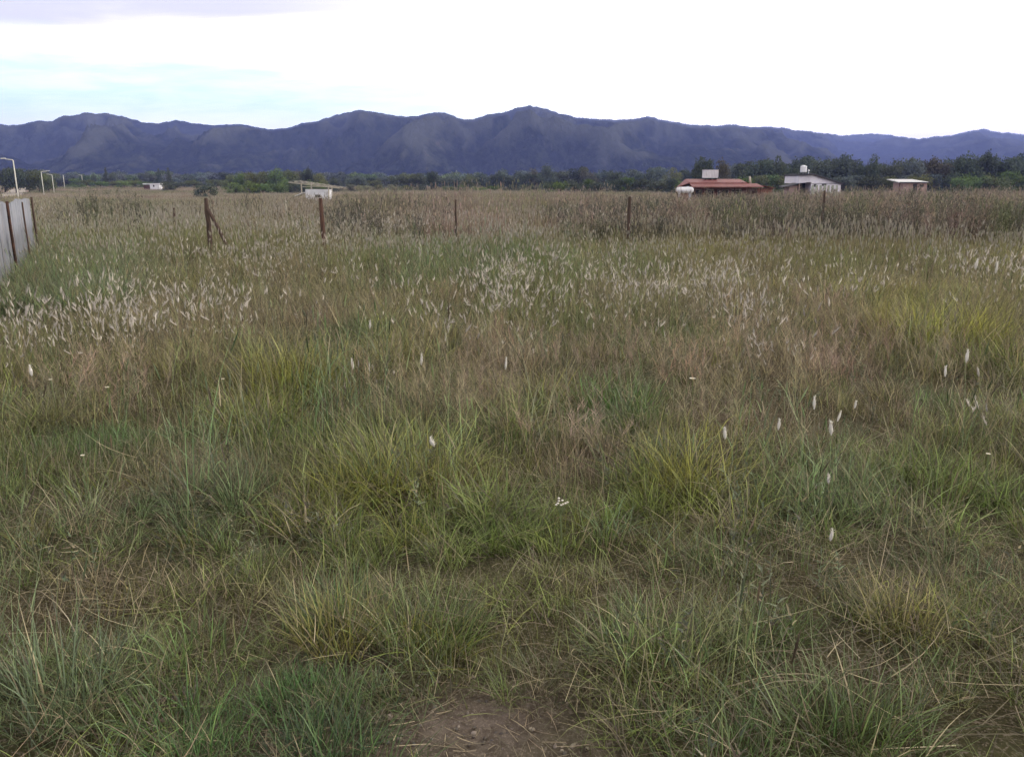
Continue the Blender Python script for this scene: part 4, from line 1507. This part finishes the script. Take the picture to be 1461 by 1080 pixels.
# open sided shelter
Y = 100
sh = house_root('shelter', 452, Y, 'small white walled shelter under a thin slanting roof on slim posts', 'shelter')
X_ = lambda px: local(sh, px, 262, Y)[0]
Z_ = lambda py: local(sh, 452, py, Y)[2]
mb = MB()
za0, za1 = Z_(259.4), Z_(257.4)
zb0, zb1 = Z_(267.9), Z_(266.9)
for k in range(9):                                        # thin boards across the beams, gaps between
    u = k / 8
    xa, xb = X_(416 + 71 * u), X_(421 + 66.5 * u)
    z0_, z1_ = za0 + (zb0 - za0) * u, za1 + (zb1 - za1) * u
    mb.slab((xa, -1.2, z0_), (xa + .12, -1.2, z0_ - .012), (xb + .12, 2.6, z1_ - .012), (xb, 2.6, z1_), .03)
roof = mb.build('roof', M['thinroof'], sh)
for yy, pa, pb in ((-1.15, 415, 487), (.7, 418, 487), (2.5, 421, 488)):
    za = Z_(259.4) - .085 + (yy + 1.2) / 3.8 * (Z_(257.2) - Z_(259.4))
    zb = Z_(267.9) - .085 + (yy + 1.2) / 3.8 * (Z_(267.0) - Z_(267.9))
    MB().tube([(X_(pa), yy, za - .02), (X_(pb), yy, zb - .02)], .042, 6).build('rafter', M['palewood'], roof)
MB().box(X_(434), X_(468), -.9, -.78, Z_(267.1), Z_(266.2)).build('cross_beam', M['palewood'], sh)
for px, yy, pt in ((432.3, -.85, 261.7), (438.5, 1.9, 260.6), (470.6, -.85, 266.3), (468, 2.0, 265.2)):
    MB().box(X_(px) - .06, X_(px) + .06, yy - .06, yy + .06, -.4, Z_(pt)).build('post', M['palewood'], sh)
mb = MB()
mb.box(X_(436.5), X_(468.5), -.5, -.36, -.4, Z_(270.2))
mb.box(X_(436.5), X_(438.2), -.36, 1.7, -.4, Z_(270.4))
mb.box(X_(466.8), X_(468.5), -.36, 1.7, -.4, Z_(270.4))
mb.build('wall', M['white'], sh)
MB().box(X_(450), X_(458), -.53, -.502, Z_(282), Z_(278)).build('opening', M['dark'], sh)
mb = MB()
mb.slab((X_(421.5), -1.2, Z_(279.8)), (X_(436), -1.0, Z_(274.5)), (X_(436), 1.0, Z_(274.0)), (X_(421.5), 1.0, Z_(279.2)), .05)
mb.build('side_roof', M['white'], sh)

# far white shed
Y = 350
sd_ = house_root('shed', 216, Y, 'long white flat roofed shed far off at the left tree line', 'shed')
X_ = lambda px: local(sd_, px, 262, Y)[0]
Z_ = lambda py: local(sd_, 216, py, Y)[2]
MB().box(X_(213.5), X_(227), 0, 3, -.5, Z_(262.7)).build('wall', M['white'], sd_)
MB().box(X_(204), X_(227.6), -.3, 3.3, Z_(263.5), Z_(261.9)).build('roof', M['white'], sd_)
MB().box(X_(204.3), X_(213.4), .2, 3, -.5, Z_(264.4)).build('porch_shadow', M['brownwood'], sd_)  # dark brown box standing in for the shadow under the roof's left end
MB().box(X_(218), X_(220), -.03, -.005, Z_(267), Z_(264.2)).build('window', M['dark'], sd_)

# ------------------------------------------------------------------ trees


def crown_mesh(name, sd, shape, n=1500):
    """leaf clumps spread through a lumpy crown; unit width, unit height, base at z = 0"""
    r_ = np.random.default_rng(sd)
    lobes = []
    if shape == 'round':
        for i in range(13):
            a, q = r_.random() * 6.283, .34 * math.sqrt(r_.random())
            lobes.append((q * math.cos(a), q * math.sin(a), r_.uniform(.30, .78) - q * .4, r_.uniform(.17, .26)))
    elif shape == 'tall':
        for i in range(14):
            a, q, z_ = r_.random() * 6.283, .26 * r_.random(), r_.uniform(.22, .88)
            lobes.append((q * math.cos(a), q * math.sin(a), z_, r_.uniform(.16, .24) * (1.15 - .4 * z_)))
    elif shape == 'cone':
        for i in range(18):
            z_ = .12 + .84 * i / 17
            a, q = r_.random() * 6.283, .30 * (1 - z_) * r_.uniform(.4, 1)
            lobes.append((q * math.cos(a), q * math.sin(a), z_, .05 + .22 * (1 - z_) ** .9))
    else:                                                 # bush
        for i in range(12):
            a, q = r_.random() * 6.283, .36 * math.sqrt(r_.random())
            lobes.append((q * math.cos(a), q * math.sin(a), r_.uniform(.12, .72) - q * .5, r_.uniform(.13, .24)))
    lobes = np.array(lobes)
    k = r_.choice(len(lobes), n, p=lobes[:, 3] ** 2 / (lobes[:, 3] ** 2).sum())
    d = r_.normal(0, 1, (n, 3))
    d /= np.linalg.norm(d, axis=1)[:, None]
    rad = r_.random(n) ** .33
    rad *= (.75 + .5 * np.abs(np.sin(d[:, 0] * 5 + k) * np.cos(d[:, 2] * 4 + k * 2)))
    P_ = lobes[k, :3] + d * (lobes[k, 3] * rad)[:, None]
    P_[:, 2] = np.clip(P_[:, 2], .03, 1.0)
    nrm = d + r_.normal(0, .6, (n, 3))
    nrm /= np.linalg.norm(nrm, axis=1)[:, None]
    a = np.cross(nrm, r_.normal(0, 1, (n, 3)))
    a /= np.linalg.norm(a, axis=1)[:, None]
    b_ = np.cross(nrm, a)
    sz = r_.uniform(.016, .036, n)[:, None]
    V = np.stack([P_ - a * sz, P_ - b_ * sz * .7, P_ + a * sz, P_ + b_ * sz * .7], 1).reshape(-1, 3)
    me = bpy.data.meshes.new(name)
    me.vertices.add(4 * n)
    me.vertices.foreach_set('co', V.astype(np.float32).ravel())
    me.loops.add(4 * n)
    me.loops.foreach_set('vertex_index', np.arange(4 * n, dtype=np.int32))
    me.polygons.add(n)
    me.polygons.foreach_set('loop_start', np.arange(0, 4 * n, 4, dtype=np.int32))
    me.polygons.foreach_set('loop_total', np.full(n, 4, dtype=np.int32))
    me.update()
    tone = r_.random(len(lobes))
    cc = np.stack([r_.random(n), tone[k], rad, np.ones(n)], -1)
    at2 = me.attributes.new('vc', 'FLOAT_COLOR', 'POINT')
    at2.data.foreach_set('color', np.repeat(cc, 4, 0).astype(np.float32).ravel())
    me.materials.append(M['leaf'])
    return me


def trunk_mesh(name, sd, shape):
    r_ = random.Random(sd)
    mb = MB()
    top = .9 if shape == 'cone' else (.5 if shape == 'bush' else .7)
    mb.tube([(0, 0, -.08), (r_.uniform(-.02, .02), .01, .2), (r_.uniform(-.03, .03), 0, top * .6), (r_.uniform(-.03, .03), 0, top)], [.030, .024, .017, .006], 7)
    if shape != 'cone':
        for i in range(5):
            a = i * 1.26 + r_.random()
            z_ = top * r_.uniform(.3, .6)
            q = r_.uniform(.18, .3)
            mb.tube([(0, 0, z_), (q * .5 * math.cos(a), q * .5 * math.sin(a), z_ + .12), (q * math.cos(a), q * math.sin(a), z_ + .26)], [.014, .010, .004], 5)
    o = mb.build(name, M['bark'], None)
    me = o.data
    bpy.data.objects.remove(o)
    return me


CROWN, TRUNK = {}, {}
for shape, cnt, nn in (('round', 6, 3000), ('tall', 4, 2600), ('cone', 3, 1400), ('bush', 5, 2000)):
    CROWN[shape] = [crown_mesh('crown', 300 + i * 7 + len(shape), shape, nn) for i in range(cnt)]
    TRUNK[shape] = [trunk_mesh('trunk', 400 + i * 5 + len(shape), shape) for i in range(cnt)]
tr_ = random.Random(12)
TC = dict(dark=(.068, .084, .070), olive=(.108, .125, .068), green=(.100, .145, .062), bluish=(.090, .112, .112), brown=(.088, .090, .076), pale=(.165, .182, .135), bright=(.13, .18, .065))


def tree(px, top, wpx, Y, shape, colour, label, group=None, name='tree', cat_='tree'):
    x, y, z = at(px, top, Y)
    g0 = gz(x, y)
    hgt = max(z - g0, 1.0)
    wid = wpx / F_PX * Y
    o = empty(name, (x, y, g0), tr_.random() * 6.28)
    tag(o, label, cat_, group)
    i = tr_.randrange(len(CROWN[shape]))
    c = bpy.data.objects.new('crown', CROWN[shape][i])
    t = bpy.data.objects.new('trunk', TRUNK[shape][i])
    for q in (c, t):
        COL.objects.link(q)
        q.parent = o
        q.scale = (wid * 1.18, wid * 1.18, hgt * 1.06)
    k = tr_.uniform(.85, 1.18)
    base = TC[colour]
    c.color = (base[0] * k * tr_.uniform(.93, 1.07), base[1] * k, base[2] * k * tr_.uniform(.9, 1.1), 1)
    return o


# single trees one can tell apart
tree(1003, 221.5, 30, 210, 'round', 'dark', 'tall dark rounded tree rising directly behind the red roofed house')
tree(1029, 228, 28, 215, 'round', 'brown', 'dull brownish tree just right of the tall one behind the red roof')
tree(437.5, 235.5, 17, 300, 'round', 'dark', 'small dark round topped tree rising above the shelter')
tree(291, 256, 30, 190, 'bush', 'dark', 'dark rounded bush alone in the field right of the white shed', name='bush', cat_='bush')
tree(246, 254, 34, 330, 'bush', 'dark', 'wide dark bush immediately right of the white shed', name='bush', cat_='bush')
tree(226, 241.5, 15, 420, 'cone', 'dark', 'pointed dark conifer behind the white shed, left of a matching pair')
tree(239.5, 241, 17, 420, 'cone', 'dark', 'broader pointed dark conifer behind the white shed, right of a matching pair')
tree(150, 240.5, 13, 430, 'cone', 'dark', 'narrow dark conifer standing above the low hedge beyond the street lamps')
tree(131, 246, 12, 440, 'round', 'dark', 'small dark round tree above the far end of the street lamps')
tree(162, 245.5, 14, 430, 'round', 'bluish', 'low bluish tree just right of the narrow conifer')
tree(209, 245, 22, 425, 'round', 'bluish', 'low spreading bluish tree left of the conifer pair')
tree(615, 246, 22, 330, 'tall', 'dark', 'dark upright tree standing out in the middle of the far tree line')
tree(1408, 210, 34, 255, 'round', 'dark', 'tallest dark spreading tree near the right edge of the picture')
tree(1105, 215.5, 36, 250, 'round', 'dark', 'large dark domed tree left of the cylinder tank house')
tree(1240, 212.5, 30, 250, 'round', 'dark', 'tall dark tree above the right end of the pale gabled house')
tree(450, 249, 26, 250, 'bush', 'bright', 'brighter green rounded bush just above the shelter roof', name='bush', cat_='bush')

GA = 'dark trees massed at the far left behind the street lamps'
for px, top, w_ in ((-60, 233, 44), (-28, 236, 40), (2, 235, 34), (18, 236, 30), (37, 236, 30), (52, 241, 26), (66, 247, 20)):
    tree(px, top, w_, 300 + tr_.uniform(-15, 15), 'round', tr_.choice(['dark', 'dark', 'olive']), 'one of the dark rounded trees massed behind the nearest street lamp', GA)
GB_ = 'low hedge bushes along the far left field edge'
for px, top, w_ in ((84, 252, 26), (104, 252, 28), (122, 254, 24), (142, 254, 24), (160, 253, 26), (176, 254, 24), (192, 254, 24), (206, 256, 20), (262, 255, 24), (276, 254, 22), (308, 252, 24), (320, 257, 20)):
    tree(px, top, w_, 400 + tr_.uniform(-15, 15), 'bush', tr_.choice(['olive', 'green', 'bluish']), 'one of the low hedge bushes along the far left edge of the field', GB_, 'hedge_bush', 'bush')
GC = 'trees of the wooded rise behind the shelter'
for px, top, w_, c_ in ((328, 250, 26, 'olive'), (345, 247, 28, 'green'), (363, 243, 26, 'olive'), (380, 241, 28, 'olive'), (396, 239.5, 28, 'green'), (412, 240, 28, 'olive'), (425, 244, 26, 'brown'), (456, 247, 26, 'olive'), (470, 251, 24, 'dark'), (480, 254, 22, 'bluish')):
    tree(px, top, w_, 330 + tr_.uniform(-15, 15), 'round', c_, 'one of the green trees on the wooded rise behind the shelter', GC)
for px, top, w_, c_ in ((335, 258, 34, 'green'), (355, 255, 30, 'bright'), (374, 256, 32, 'green'), (395, 255, 32, 'green'), (415, 257, 30, 'dark'), (433, 258, 26, 'dark'), (470, 260, 28, 'dark')):
    tree(px, top, w_, 270 + tr_.uniform(-8, 8), 'bush', c_, 'one of the shrubs at the foot of the wooded rise behind the shelter', 'shrubs below the wooded rise', 'shrub', 'bush')
GD = 'bluish trees along the middle of the far tree line'
for px, top, w_, c_ in ((492, 252, 22, 'bluish'), (508, 250, 22, 'bluish'), (528, 252, 24, 'olive'), (548, 250, 24, 'bluish'), (566, 249, 24, 'dark'), (582, 248, 24, 'olive'), (598, 251, 22, 'dark'), (634, 252, 22, 'bluish'), (650, 251, 24, 'bluish'),
                        (668, 250, 22, 'olive'), (686, 249, 22, 'bluish'), (703, 246, 18, 'bluish'), (718, 248, 22, 'bluish'), (735, 247, 24, 'dark'), (752, 244, 24, 'dark'), (764, 241, 20, 'brown'), (779, 242, 22, 'bluish'), (792, 243, 22, 'dark'), (808, 243, 22, 'bluish'),
                        (826, 240, 24, 'dark'), (843, 238.5, 22, 'brown'), (860, 243, 22, 'bluish'), (880, 242, 24, 'dark'), (900, 241, 24, 'bluish'), (920, 241, 22, 'dark'), (940, 240, 24, 'bluish'), (960, 238, 22, 'olive'), (980, 241, 22, 'dark'), (1046, 236, 20, 'bluish'), (1060, 234, 20, 'bluish')):
    tree(px, top - 4 + tr_.uniform(-3, 3), w_ + 7, 390 + tr_.uniform(-25, 25), tr_.choice(['round', 'bush']), c_, 'one of the dull bluish trees along the middle of the far tree line', GD)
GE = 'pale shrubs in front of the far tree line'
for px, top, w_, c_ in ((500, 261, 24, 'pale'), (520, 261, 24, 'pale'), (540, 262, 24, 'olive'), (560, 262, 24, 'pale'), (580, 263, 20, 'olive'), (600, 262, 22, 'dark'), (640, 262, 24, 'olive'), (660, 262, 26, 'green'), (684, 263, 26, 'bright'), (706, 263, 24, 'green'), (728, 262, 24, 'dark'), (748, 262, 22, 'olive'), (766, 260, 24, 'dark')):
    tree(px, top, w_, 300 + tr_.uniform(-8, 8), 'bush', c_, 'one of the small shrubs at the foot of the tree line between shelter and hedge', GE, 'shrub', 'bush')
GF = 'dense green hedge left of the red roofed house'
for px, top, w_, c_ in ((784, 255, 28, 'dark'), (800, 254, 30, 'green'), (818, 253, 30, 'dark'), (838, 251, 32, 'green'), (858, 249, 32, 'dark'), (878, 248, 32, 'dark'), (898, 248, 32, 'green'), (918, 248, 32, 'dark'), (938, 249, 32, 'dark'), (958, 250, 30, 'dark'), (978, 249, 30, 'green'), (998, 249, 28, 'green'), (1020, 250, 28, 'green'), (1042, 249, 30, 'green')):
    tree(px, top, w_, 235 + tr_.uniform(-8, 8), 'bush', c_, 'one of the dense dark bushes in the hedge left of the red roofed house', GF, 'hedge_bush', 'bush')
GG = 'tall dark trees along the right of the tree line'
for px, top, w_, c_ in ((1072, 229, 24, 'dark'), (1087, 221, 28, 'dark'), (1122, 222, 26, 'dark'), (1140, 217, 30, 'dark'), (1157, 219, 26, 'bluish'), (1172, 222, 26, 'bluish'), (1190, 222, 28, 'dark'), (1206, 219, 26, 'bluish'), (1222, 217, 26, 'dark'), (1258, 220, 24, 'dark'),
                        (1276, 219, 28, 'dark'), (1292, 219, 26, 'bluish'), (1308, 226, 22, 'bluish'), (1322, 219, 28, 'brown'), (1338, 220, 28, 'brown'), (1354, 222, 24, 'dark'), (1368, 219, 24, 'dark'), (1384, 217, 28, 'dark'), (1426, 214, 28, 'dark'), (1442, 216, 26, 'bluish'), (1460, 215, 30, 'dark'), (1490, 216, 34, 'dark'), (1520, 219, 34, 'dark'), (1560, 217, 36, 'dark')):
    tree(px, top + tr_.uniform(-1, 2.5), w_ * 1.4, 262 + tr_.uniform(-14, 14), tr_.choice(['round', 'bush']), c_, 'one of the tall dark trees crowded along the right of the tree line', GG)
for px in range(1068, 1560, 22):
    tree(px + tr_.uniform(-6, 6), 227 + tr_.uniform(-4, 4), 34, 285 + tr_.uniform(-5, 5), tr_.choice(['round', 'bush']), tr_.choice(['dark', 'bluish']), 'one of the tall dark trees crowded along the right of the tree line', GG)
GH = 'lower shrubs under the right hand trees'
for px, top, w_, c_ in ((1064, 247, 30, 'green'), (1084, 247, 30, 'olive'), (1104, 246, 30, 'green'), (1122, 247, 30, 'olive'), (1205, 244, 30, 'bluish'), (1225, 246, 30, 'bluish'), (1247, 245, 32, 'dark'), (1270, 248, 32, 'olive'), (1292, 247, 30, 'bluish'), (1314, 245, 32, 'olive'), (1336, 244, 32, 'bluish'), (1358, 243, 32, 'dark'), (1378, 240, 32, 'green'), (1400, 238, 34, 'green'), (1422, 238, 34, 'olive'), (1446, 239, 34, 'green'), (1470, 240, 36, 'green'), (1500, 240, 36, 'olive')):
    tree(px, top - 2, w_ * 1.2, 232 + tr_.uniform(-6, 6), 'bush', c_, 'one of the lower green shrubs under the tall trees on the right', GH, 'shrub', 'bush')

# the far wood at the foot of the mountains, one mass
PROTO['wood'] = (bpy.data.collections.new('source_wood'), 8)
for i in range(8):
    sh_ = ('round', 'bush', 'round', 'tall', 'bush', 'round', 'bush', 'round')[i]
    me = CROWN[sh_][i % len(CROWN[sh_])].copy()
    me.materials.clear()
    me.materials.append(M['grass'])
    # leaf tones: random, no straw tips, no heads
    n_ = len(me.vertices)
    a_ = np.empty(n_ * 4, np.float32)
    me.attributes['vc'].data.foreach_get('color', a_)
    a_ = a_.reshape(-1, 4)
    a_[:, 1:3] = 0
    me.attributes['vc'].data.foreach_set('color', a_.ravel())
    PROTO['wood'][0].objects.link(bpy.data.objects.new('wood_source_%02d' % i, me))
r_ = np.random.default_rng(88)
n = 2600
Yw = r_.uniform(480, 1350, n) ** 1.0
Xw = (r_.random(n) * 2 - 1) * .75 * Yw
cw = np.tile(np.array(TC['bluish']), (n, 1)) * r_.uniform(.7, 1.3, (n, 1))
cw = mixc(cw, (r_.random(n) < .25) * .6, 'green')
sw = r_.uniform(9, 16, n)
scatter_obj('far_wood', 'far dark woodland at the foot of the mountains', 'wood', Xw, Yw, cw, np.zeros(n), sw, sw * r_.uniform(.5, .85, n), .02, seed=20)

# ------------------------------------------------------------------ single tussocks and flowers one can point at


def tussock(px, py, colour, label, sd, n=240, rad=.2, hmin=.2, hmax=.5, lean=.7, curl=1.3, w=.005, dry=.15):
    x, y = on_ground(px, py, .12)
    nm = 'grass_tussock'
    me = lush(sd, n, rad, hmin, hmax, w, lean, curl).mesh(nm, grass_mat('tussock_' + str(sd), colour, dry=dry))
    o = bpy.data.objects.new(nm, me)
    COL.objects.link(o)
    o.location = (x, y, gz(x, y))
    tag(o, label, 'grass tussock', 'distinct grass tussocks in the field')


tussock(1345, 478, (.26, .26, .055), 'bright yellow green grass tussock near the right edge, halfway down the field', 1, 700, .55, .3, .62, .5, .8, .007)
tussock(415, 530, (.22, .22, .06), 'yellow green rounded tussock left of centre, halfway down the field', 2, 600, .4, .25, .5, .6, .9, .006)
tussock(425, 960, (.075, .16, .045), 'small dense dark green tussock near the bottom, left of centre', 3, 520, .12, .06, .14, .6, .8, .0026)
tussock(460, 1020, (.07, .13, .06), 'dark bluish green tussock at the bottom beside bare earth', 4, 480, .12, .05, .13, .7, .9, .0026)
tussock(262, 1045, (.08, .17, .05), 'dark green low tussock at the bottom left', 5, 460, .12, .05, .12, .7, .9, .0026)
tussock(575, 655, (.20, .22, .065), 'large bright green arching tussock in the centre left of the picture', 6, 520, .36, .25, .5, .8, 1.4, .006)
tussock(985, 660, (.23, .23, .06), 'yellowish green tussock right of centre', 7, 380, .26, .22, .45, .8, 1.2, .005)
tussock(960, 915, (.17, .19, .075), 'wide tussock of long arching blades in the lower right centre', 8, 260, .2, .18, .38, .9, 1.4, .004)
tussock(480, 885, (.20, .19, .055), 'small yellowish tussock in the lower left centre', 9, 260, .12, .12, .28, .5, .8, .004)
tussock(610, 880, (.12, .16, .05), 'short mid green tussock in the lower centre', 10, 320, .16, .12, .27, .6, .9, .004)
tussock(70, 960, (.12, .16, .085), 'tussock of long pale bluish blades at the lower left edge', 11, 170, .2, .18, .38, .6, .9, .0042)
tussock(1290, 870, (.22, .20, .07), 'spiky yellowish tussock at the lower right', 12, 220, .13, .12, .25, .9, .8, .0036, .3)
tussock(880, 555, (.08, .17, .04), 'fresh dark green tussock in the middle of the reddish grass', 13, 420, .28, .15, .34, .6, .9, .005)
tussock(1225, 1010, (.12, .16, .06), 'low green tussock at the bottom right', 14, 360, .2, .12, .28, .8, 1.1, .0042)


def seed_stem(px, py, L_, rad, label, sd, hgt=.42, bend=.15):
    """one stem with its white head centred on photo pixel (px, py)"""
    x, y = on_ground(px, py, hgt)
    nm = 'seed_head'
    r_ = np.random.default_rng(sd)
    o = empty(nm, (x, y, gz(x, y)), r_.random() * 6.28)
    tag(o, label, 'seed head', 'large white seed heads that stand out in the field')
    z0 = hgt - gz(x, y) - L_ / 2
    g = GB()
    g.strips(np.array([[0., 0, -.02]]), np.array([0.]), np.array([.04]), np.array([bend]), np.array([z0]), np.array([.004]), 5, np.array([.6]), tip=.7)
    g.strips(np.array([[0., 0, z0 * .3], [0., 0, z0 * .5]]), np.array([1., 3.6]), np.array([.5, .4]), np.array([.6, .9]), np.array([.16, .13]), np.array([.005, .005]), 4, np.array([.4, .7]))
    st = bpy.data.objects.new('stem', g.mesh('stem', M['stemgreen']))
    COL.objects.link(st)
    st.parent = o
    tip = Vector(g.v[0][-1])
    h = GB()
    h.spindle(np.array(tip) - np.array((0, 0, .004)), 0., bend * .9, L_, rad * .8, .821, (.3, .85, 1, .8, .3), 7)
    m_ = 90
    fr = r_.random(m_)
    hb = np.array(tip)[None, :] + np.stack([np.sin(bend * .9) * L_ * fr, np.zeros(m_), np.cos(bend * .9) * L_ * fr], -1)
    h.strips(hb, r_.random(m_) * 6.283, r_.uniform(.3, 1.0, m_), r_.uniform(-.4, .4, m_), r_.uniform(.7, 1.5, m_) * rad * 1.3, np.full(m_, .003), 2, np.full(m_, .821), head=1.0)
    hd_ = bpy.data.objects.new('head', h.mesh('head', M['stemgreen']))
    COL.objects.link(hd_)
    hd_.parent = o


M['stemgreen'] = grass_mat('seed_stem', (.2, .2, .11), head=(.76, .73, .66), dry=.1)
seed_stem(1198, 604, .062, .012, 'biggest white seed head, right of centre above bluish green grass', 1, .4)
seed_stem(1168, 572, .060, .010, 'white seed head above and left of the biggest one on the right', 2, .42)
seed_stem(1180, 587, .055, .007, 'bent slim pale seed head between the two bigger ones on the right', 3, .40, .5)
seed_stem(1208, 570, .035, .007, 'short pale seed head above and right of the biggest one', 4, .42)
seed_stem(1104, 596, .05, .009, 'white seed head alone left of the right hand group', 5, .40)
seed_stem(1045, 611, .05, .011, 'plump white seed head alone just right of the reddish patch', 6, .38)
seed_stem(640, 612, .045, .012, 'whitish seed head alone near the centre above bright green grass', 7, .36, .6)
seed_stem(507, 516, .06, .010, 'pale seed head at the left of the small group left of centre', 8, .45, .25)
seed_stem(595, 506, .07, .010, 'plump pale seed head at the right of the small group left of centre', 9, .45)
seed_stem(521, 459, .06, .012, 'white seed head standing alone above the group left of centre', 10, .42)
seed_stem(1378, 505, .08, .014, 'pale seed head near the right edge beneath the yellow green tussock', 11, .42)
seed_stem(1355, 527, .06, .010, 'small pale seed head at the right between reddish patches', 12, .40)
seed_stem(715, 512, .07, .009, 'long slim pale seed head in the middle of the field', 13, .45)
seed_stem(1388, 374, .14, .025, 'large white seed head far back at the right edge', 14, .5)
seed_stem(1421, 379, .14, .022, 'upright white seed head at the far right edge beside another', 15, .5)
seed_stem(1190, 675, .035, .008, 'small creamy seed head low on the right', 16, .30)
seed_stem(1178, 752, .04, .008, 'tiny pale seed head lower right over brown tangle', 17, .28)
seed_stem(48, 525, .06, .013, 'plump white seed head near the left edge below the white drift', 18, .40)


def daisy(px, py, rad, label, sd, hgt=.3):
    x, y = on_ground(px, py, hgt)
    o = empty('flower', (x, y, gz(x, y)))
    tag(o, label, 'flower', 'single pale flowers in the grass')
    z0 = hgt - gz(x, y)
    MB().tube([(0, 0, -.02), (.01, 0, z0 * .5), (0, 0, z0)], .003, 5).build('stem', M['stalk'], o)
    r_ = random.Random(sd)
    mb = MB()
    for i in range(12):
        a = i * 6.283 / 12 + r_.uniform(-.1, .1)
        ca, sa = math.cos(a), math.sin(a)
        w_ = rad * .24 * r_.uniform(.7, 1.1)
        mb.slab((ca * rad * .2 - sa * w_ * .5, sa * rad * .2 + ca * w_ * .5, z0), (ca * rad - sa * w_, sa * rad + ca * w_, z0 + rad * .35), (ca * rad + sa * w_, sa * rad - ca * w_, z0 + rad * .35), (ca * rad * .2 + sa * w_ * .5, sa * rad * .2 - ca * w_ * .5, z0), .001)
    mb.build('petals', M['petal'], o)
    MB().lathe([(rad * .1, z0), (rad * .42, z0 + .002), (rad * .36, z0 + rad * .3), (rad * .1, z0 + rad * .4)], 10).build('flower_centre', M['yolk'], o, True)


M['stalk'] = surf('green_stalk', (.14, .17, .07), (.10, .12, .05), 6, .8)
M['petal'] = surf('petal', (.62, .59, .50), (.48, .44, .36), 40, .8)
M['yolk'] = surf('flower_middle', (.62, .54, .34), (.5, .42, .25), 60, .8)
daisy(153, 553, 0.0126, 'round white daisy like flower in reddish grass at the left', 1)
daisy(72, 542, 0.0112, 'round cream flower near the left edge', 2)
daisy(318, 541, 0.0112, 'pale flat flower in dark grass left of centre', 3)
daisy(988, 541, 0.0196, 'larger white flower among reddish grass right of centre', 4)
daisy(118, 650, 0.0098, 'small whitish flower on brown grass at the left', 5, .25)
daisy(1410, 648, 0.0098, 'small pale flower in green grass by the right edge', 6, .28)

# white umbel
x, y = on_ground(800, 714, .34)
um = empty('umbel_flower', (x, y, gz(x, y)))
tag(um, 'little branched umbel of white flowers on a tall stalk in the centre', 'flower', 'single pale flowers in the grass')
z0 = .34 - gz(x, y)
mb = MB().tube([(0, 0, -.02), (.008, 0, z0 * .4), (0, 0, z0 - .05)], .0032, 5)
hd = []
for i in range(9):
    a = i * 2.4
    q = .006 + .0028 * i
    e = (q * math.cos(a), q * math.sin(a), z0 - .012 + .01 * math.cos(i))
    mb.tube([(0, 0, z0 - .06 + .003 * (i % 3)), e], .0016, 4)
    hd.append(e)
mb.build('stem', M['stalk'], um)
mb = MB()
for e in hd:
    mb.lathe([(.002, 0), (.0045, .001), (.005, .004), (.002, .006)], 7, 'z', e)
mb.build('florets', M['petal'], um)

# ------------------------------------------------------------------ the air
m, h, out = new_mat('air')
pv = h.n('ShaderNodeVolumePrincipled')
pv.inputs['Density Attribute'].default_value = ''
pv.inputs['Color'].default_value = (.33, .42, 1.0, 1)
pv.inputs['Density'].default_value = 0.00016
pv.inputs['Anisotropy'].default_value = 0.0
m.node_tree.links.new(pv.outputs[0], out.inputs['Volume'])
hb_ = MB().box(-9700, 9700, -9700, 9700, -6, 540).build('haze', m)
tag(hb_, 'thin bluish haze in front of the mountains', kind='stuff')
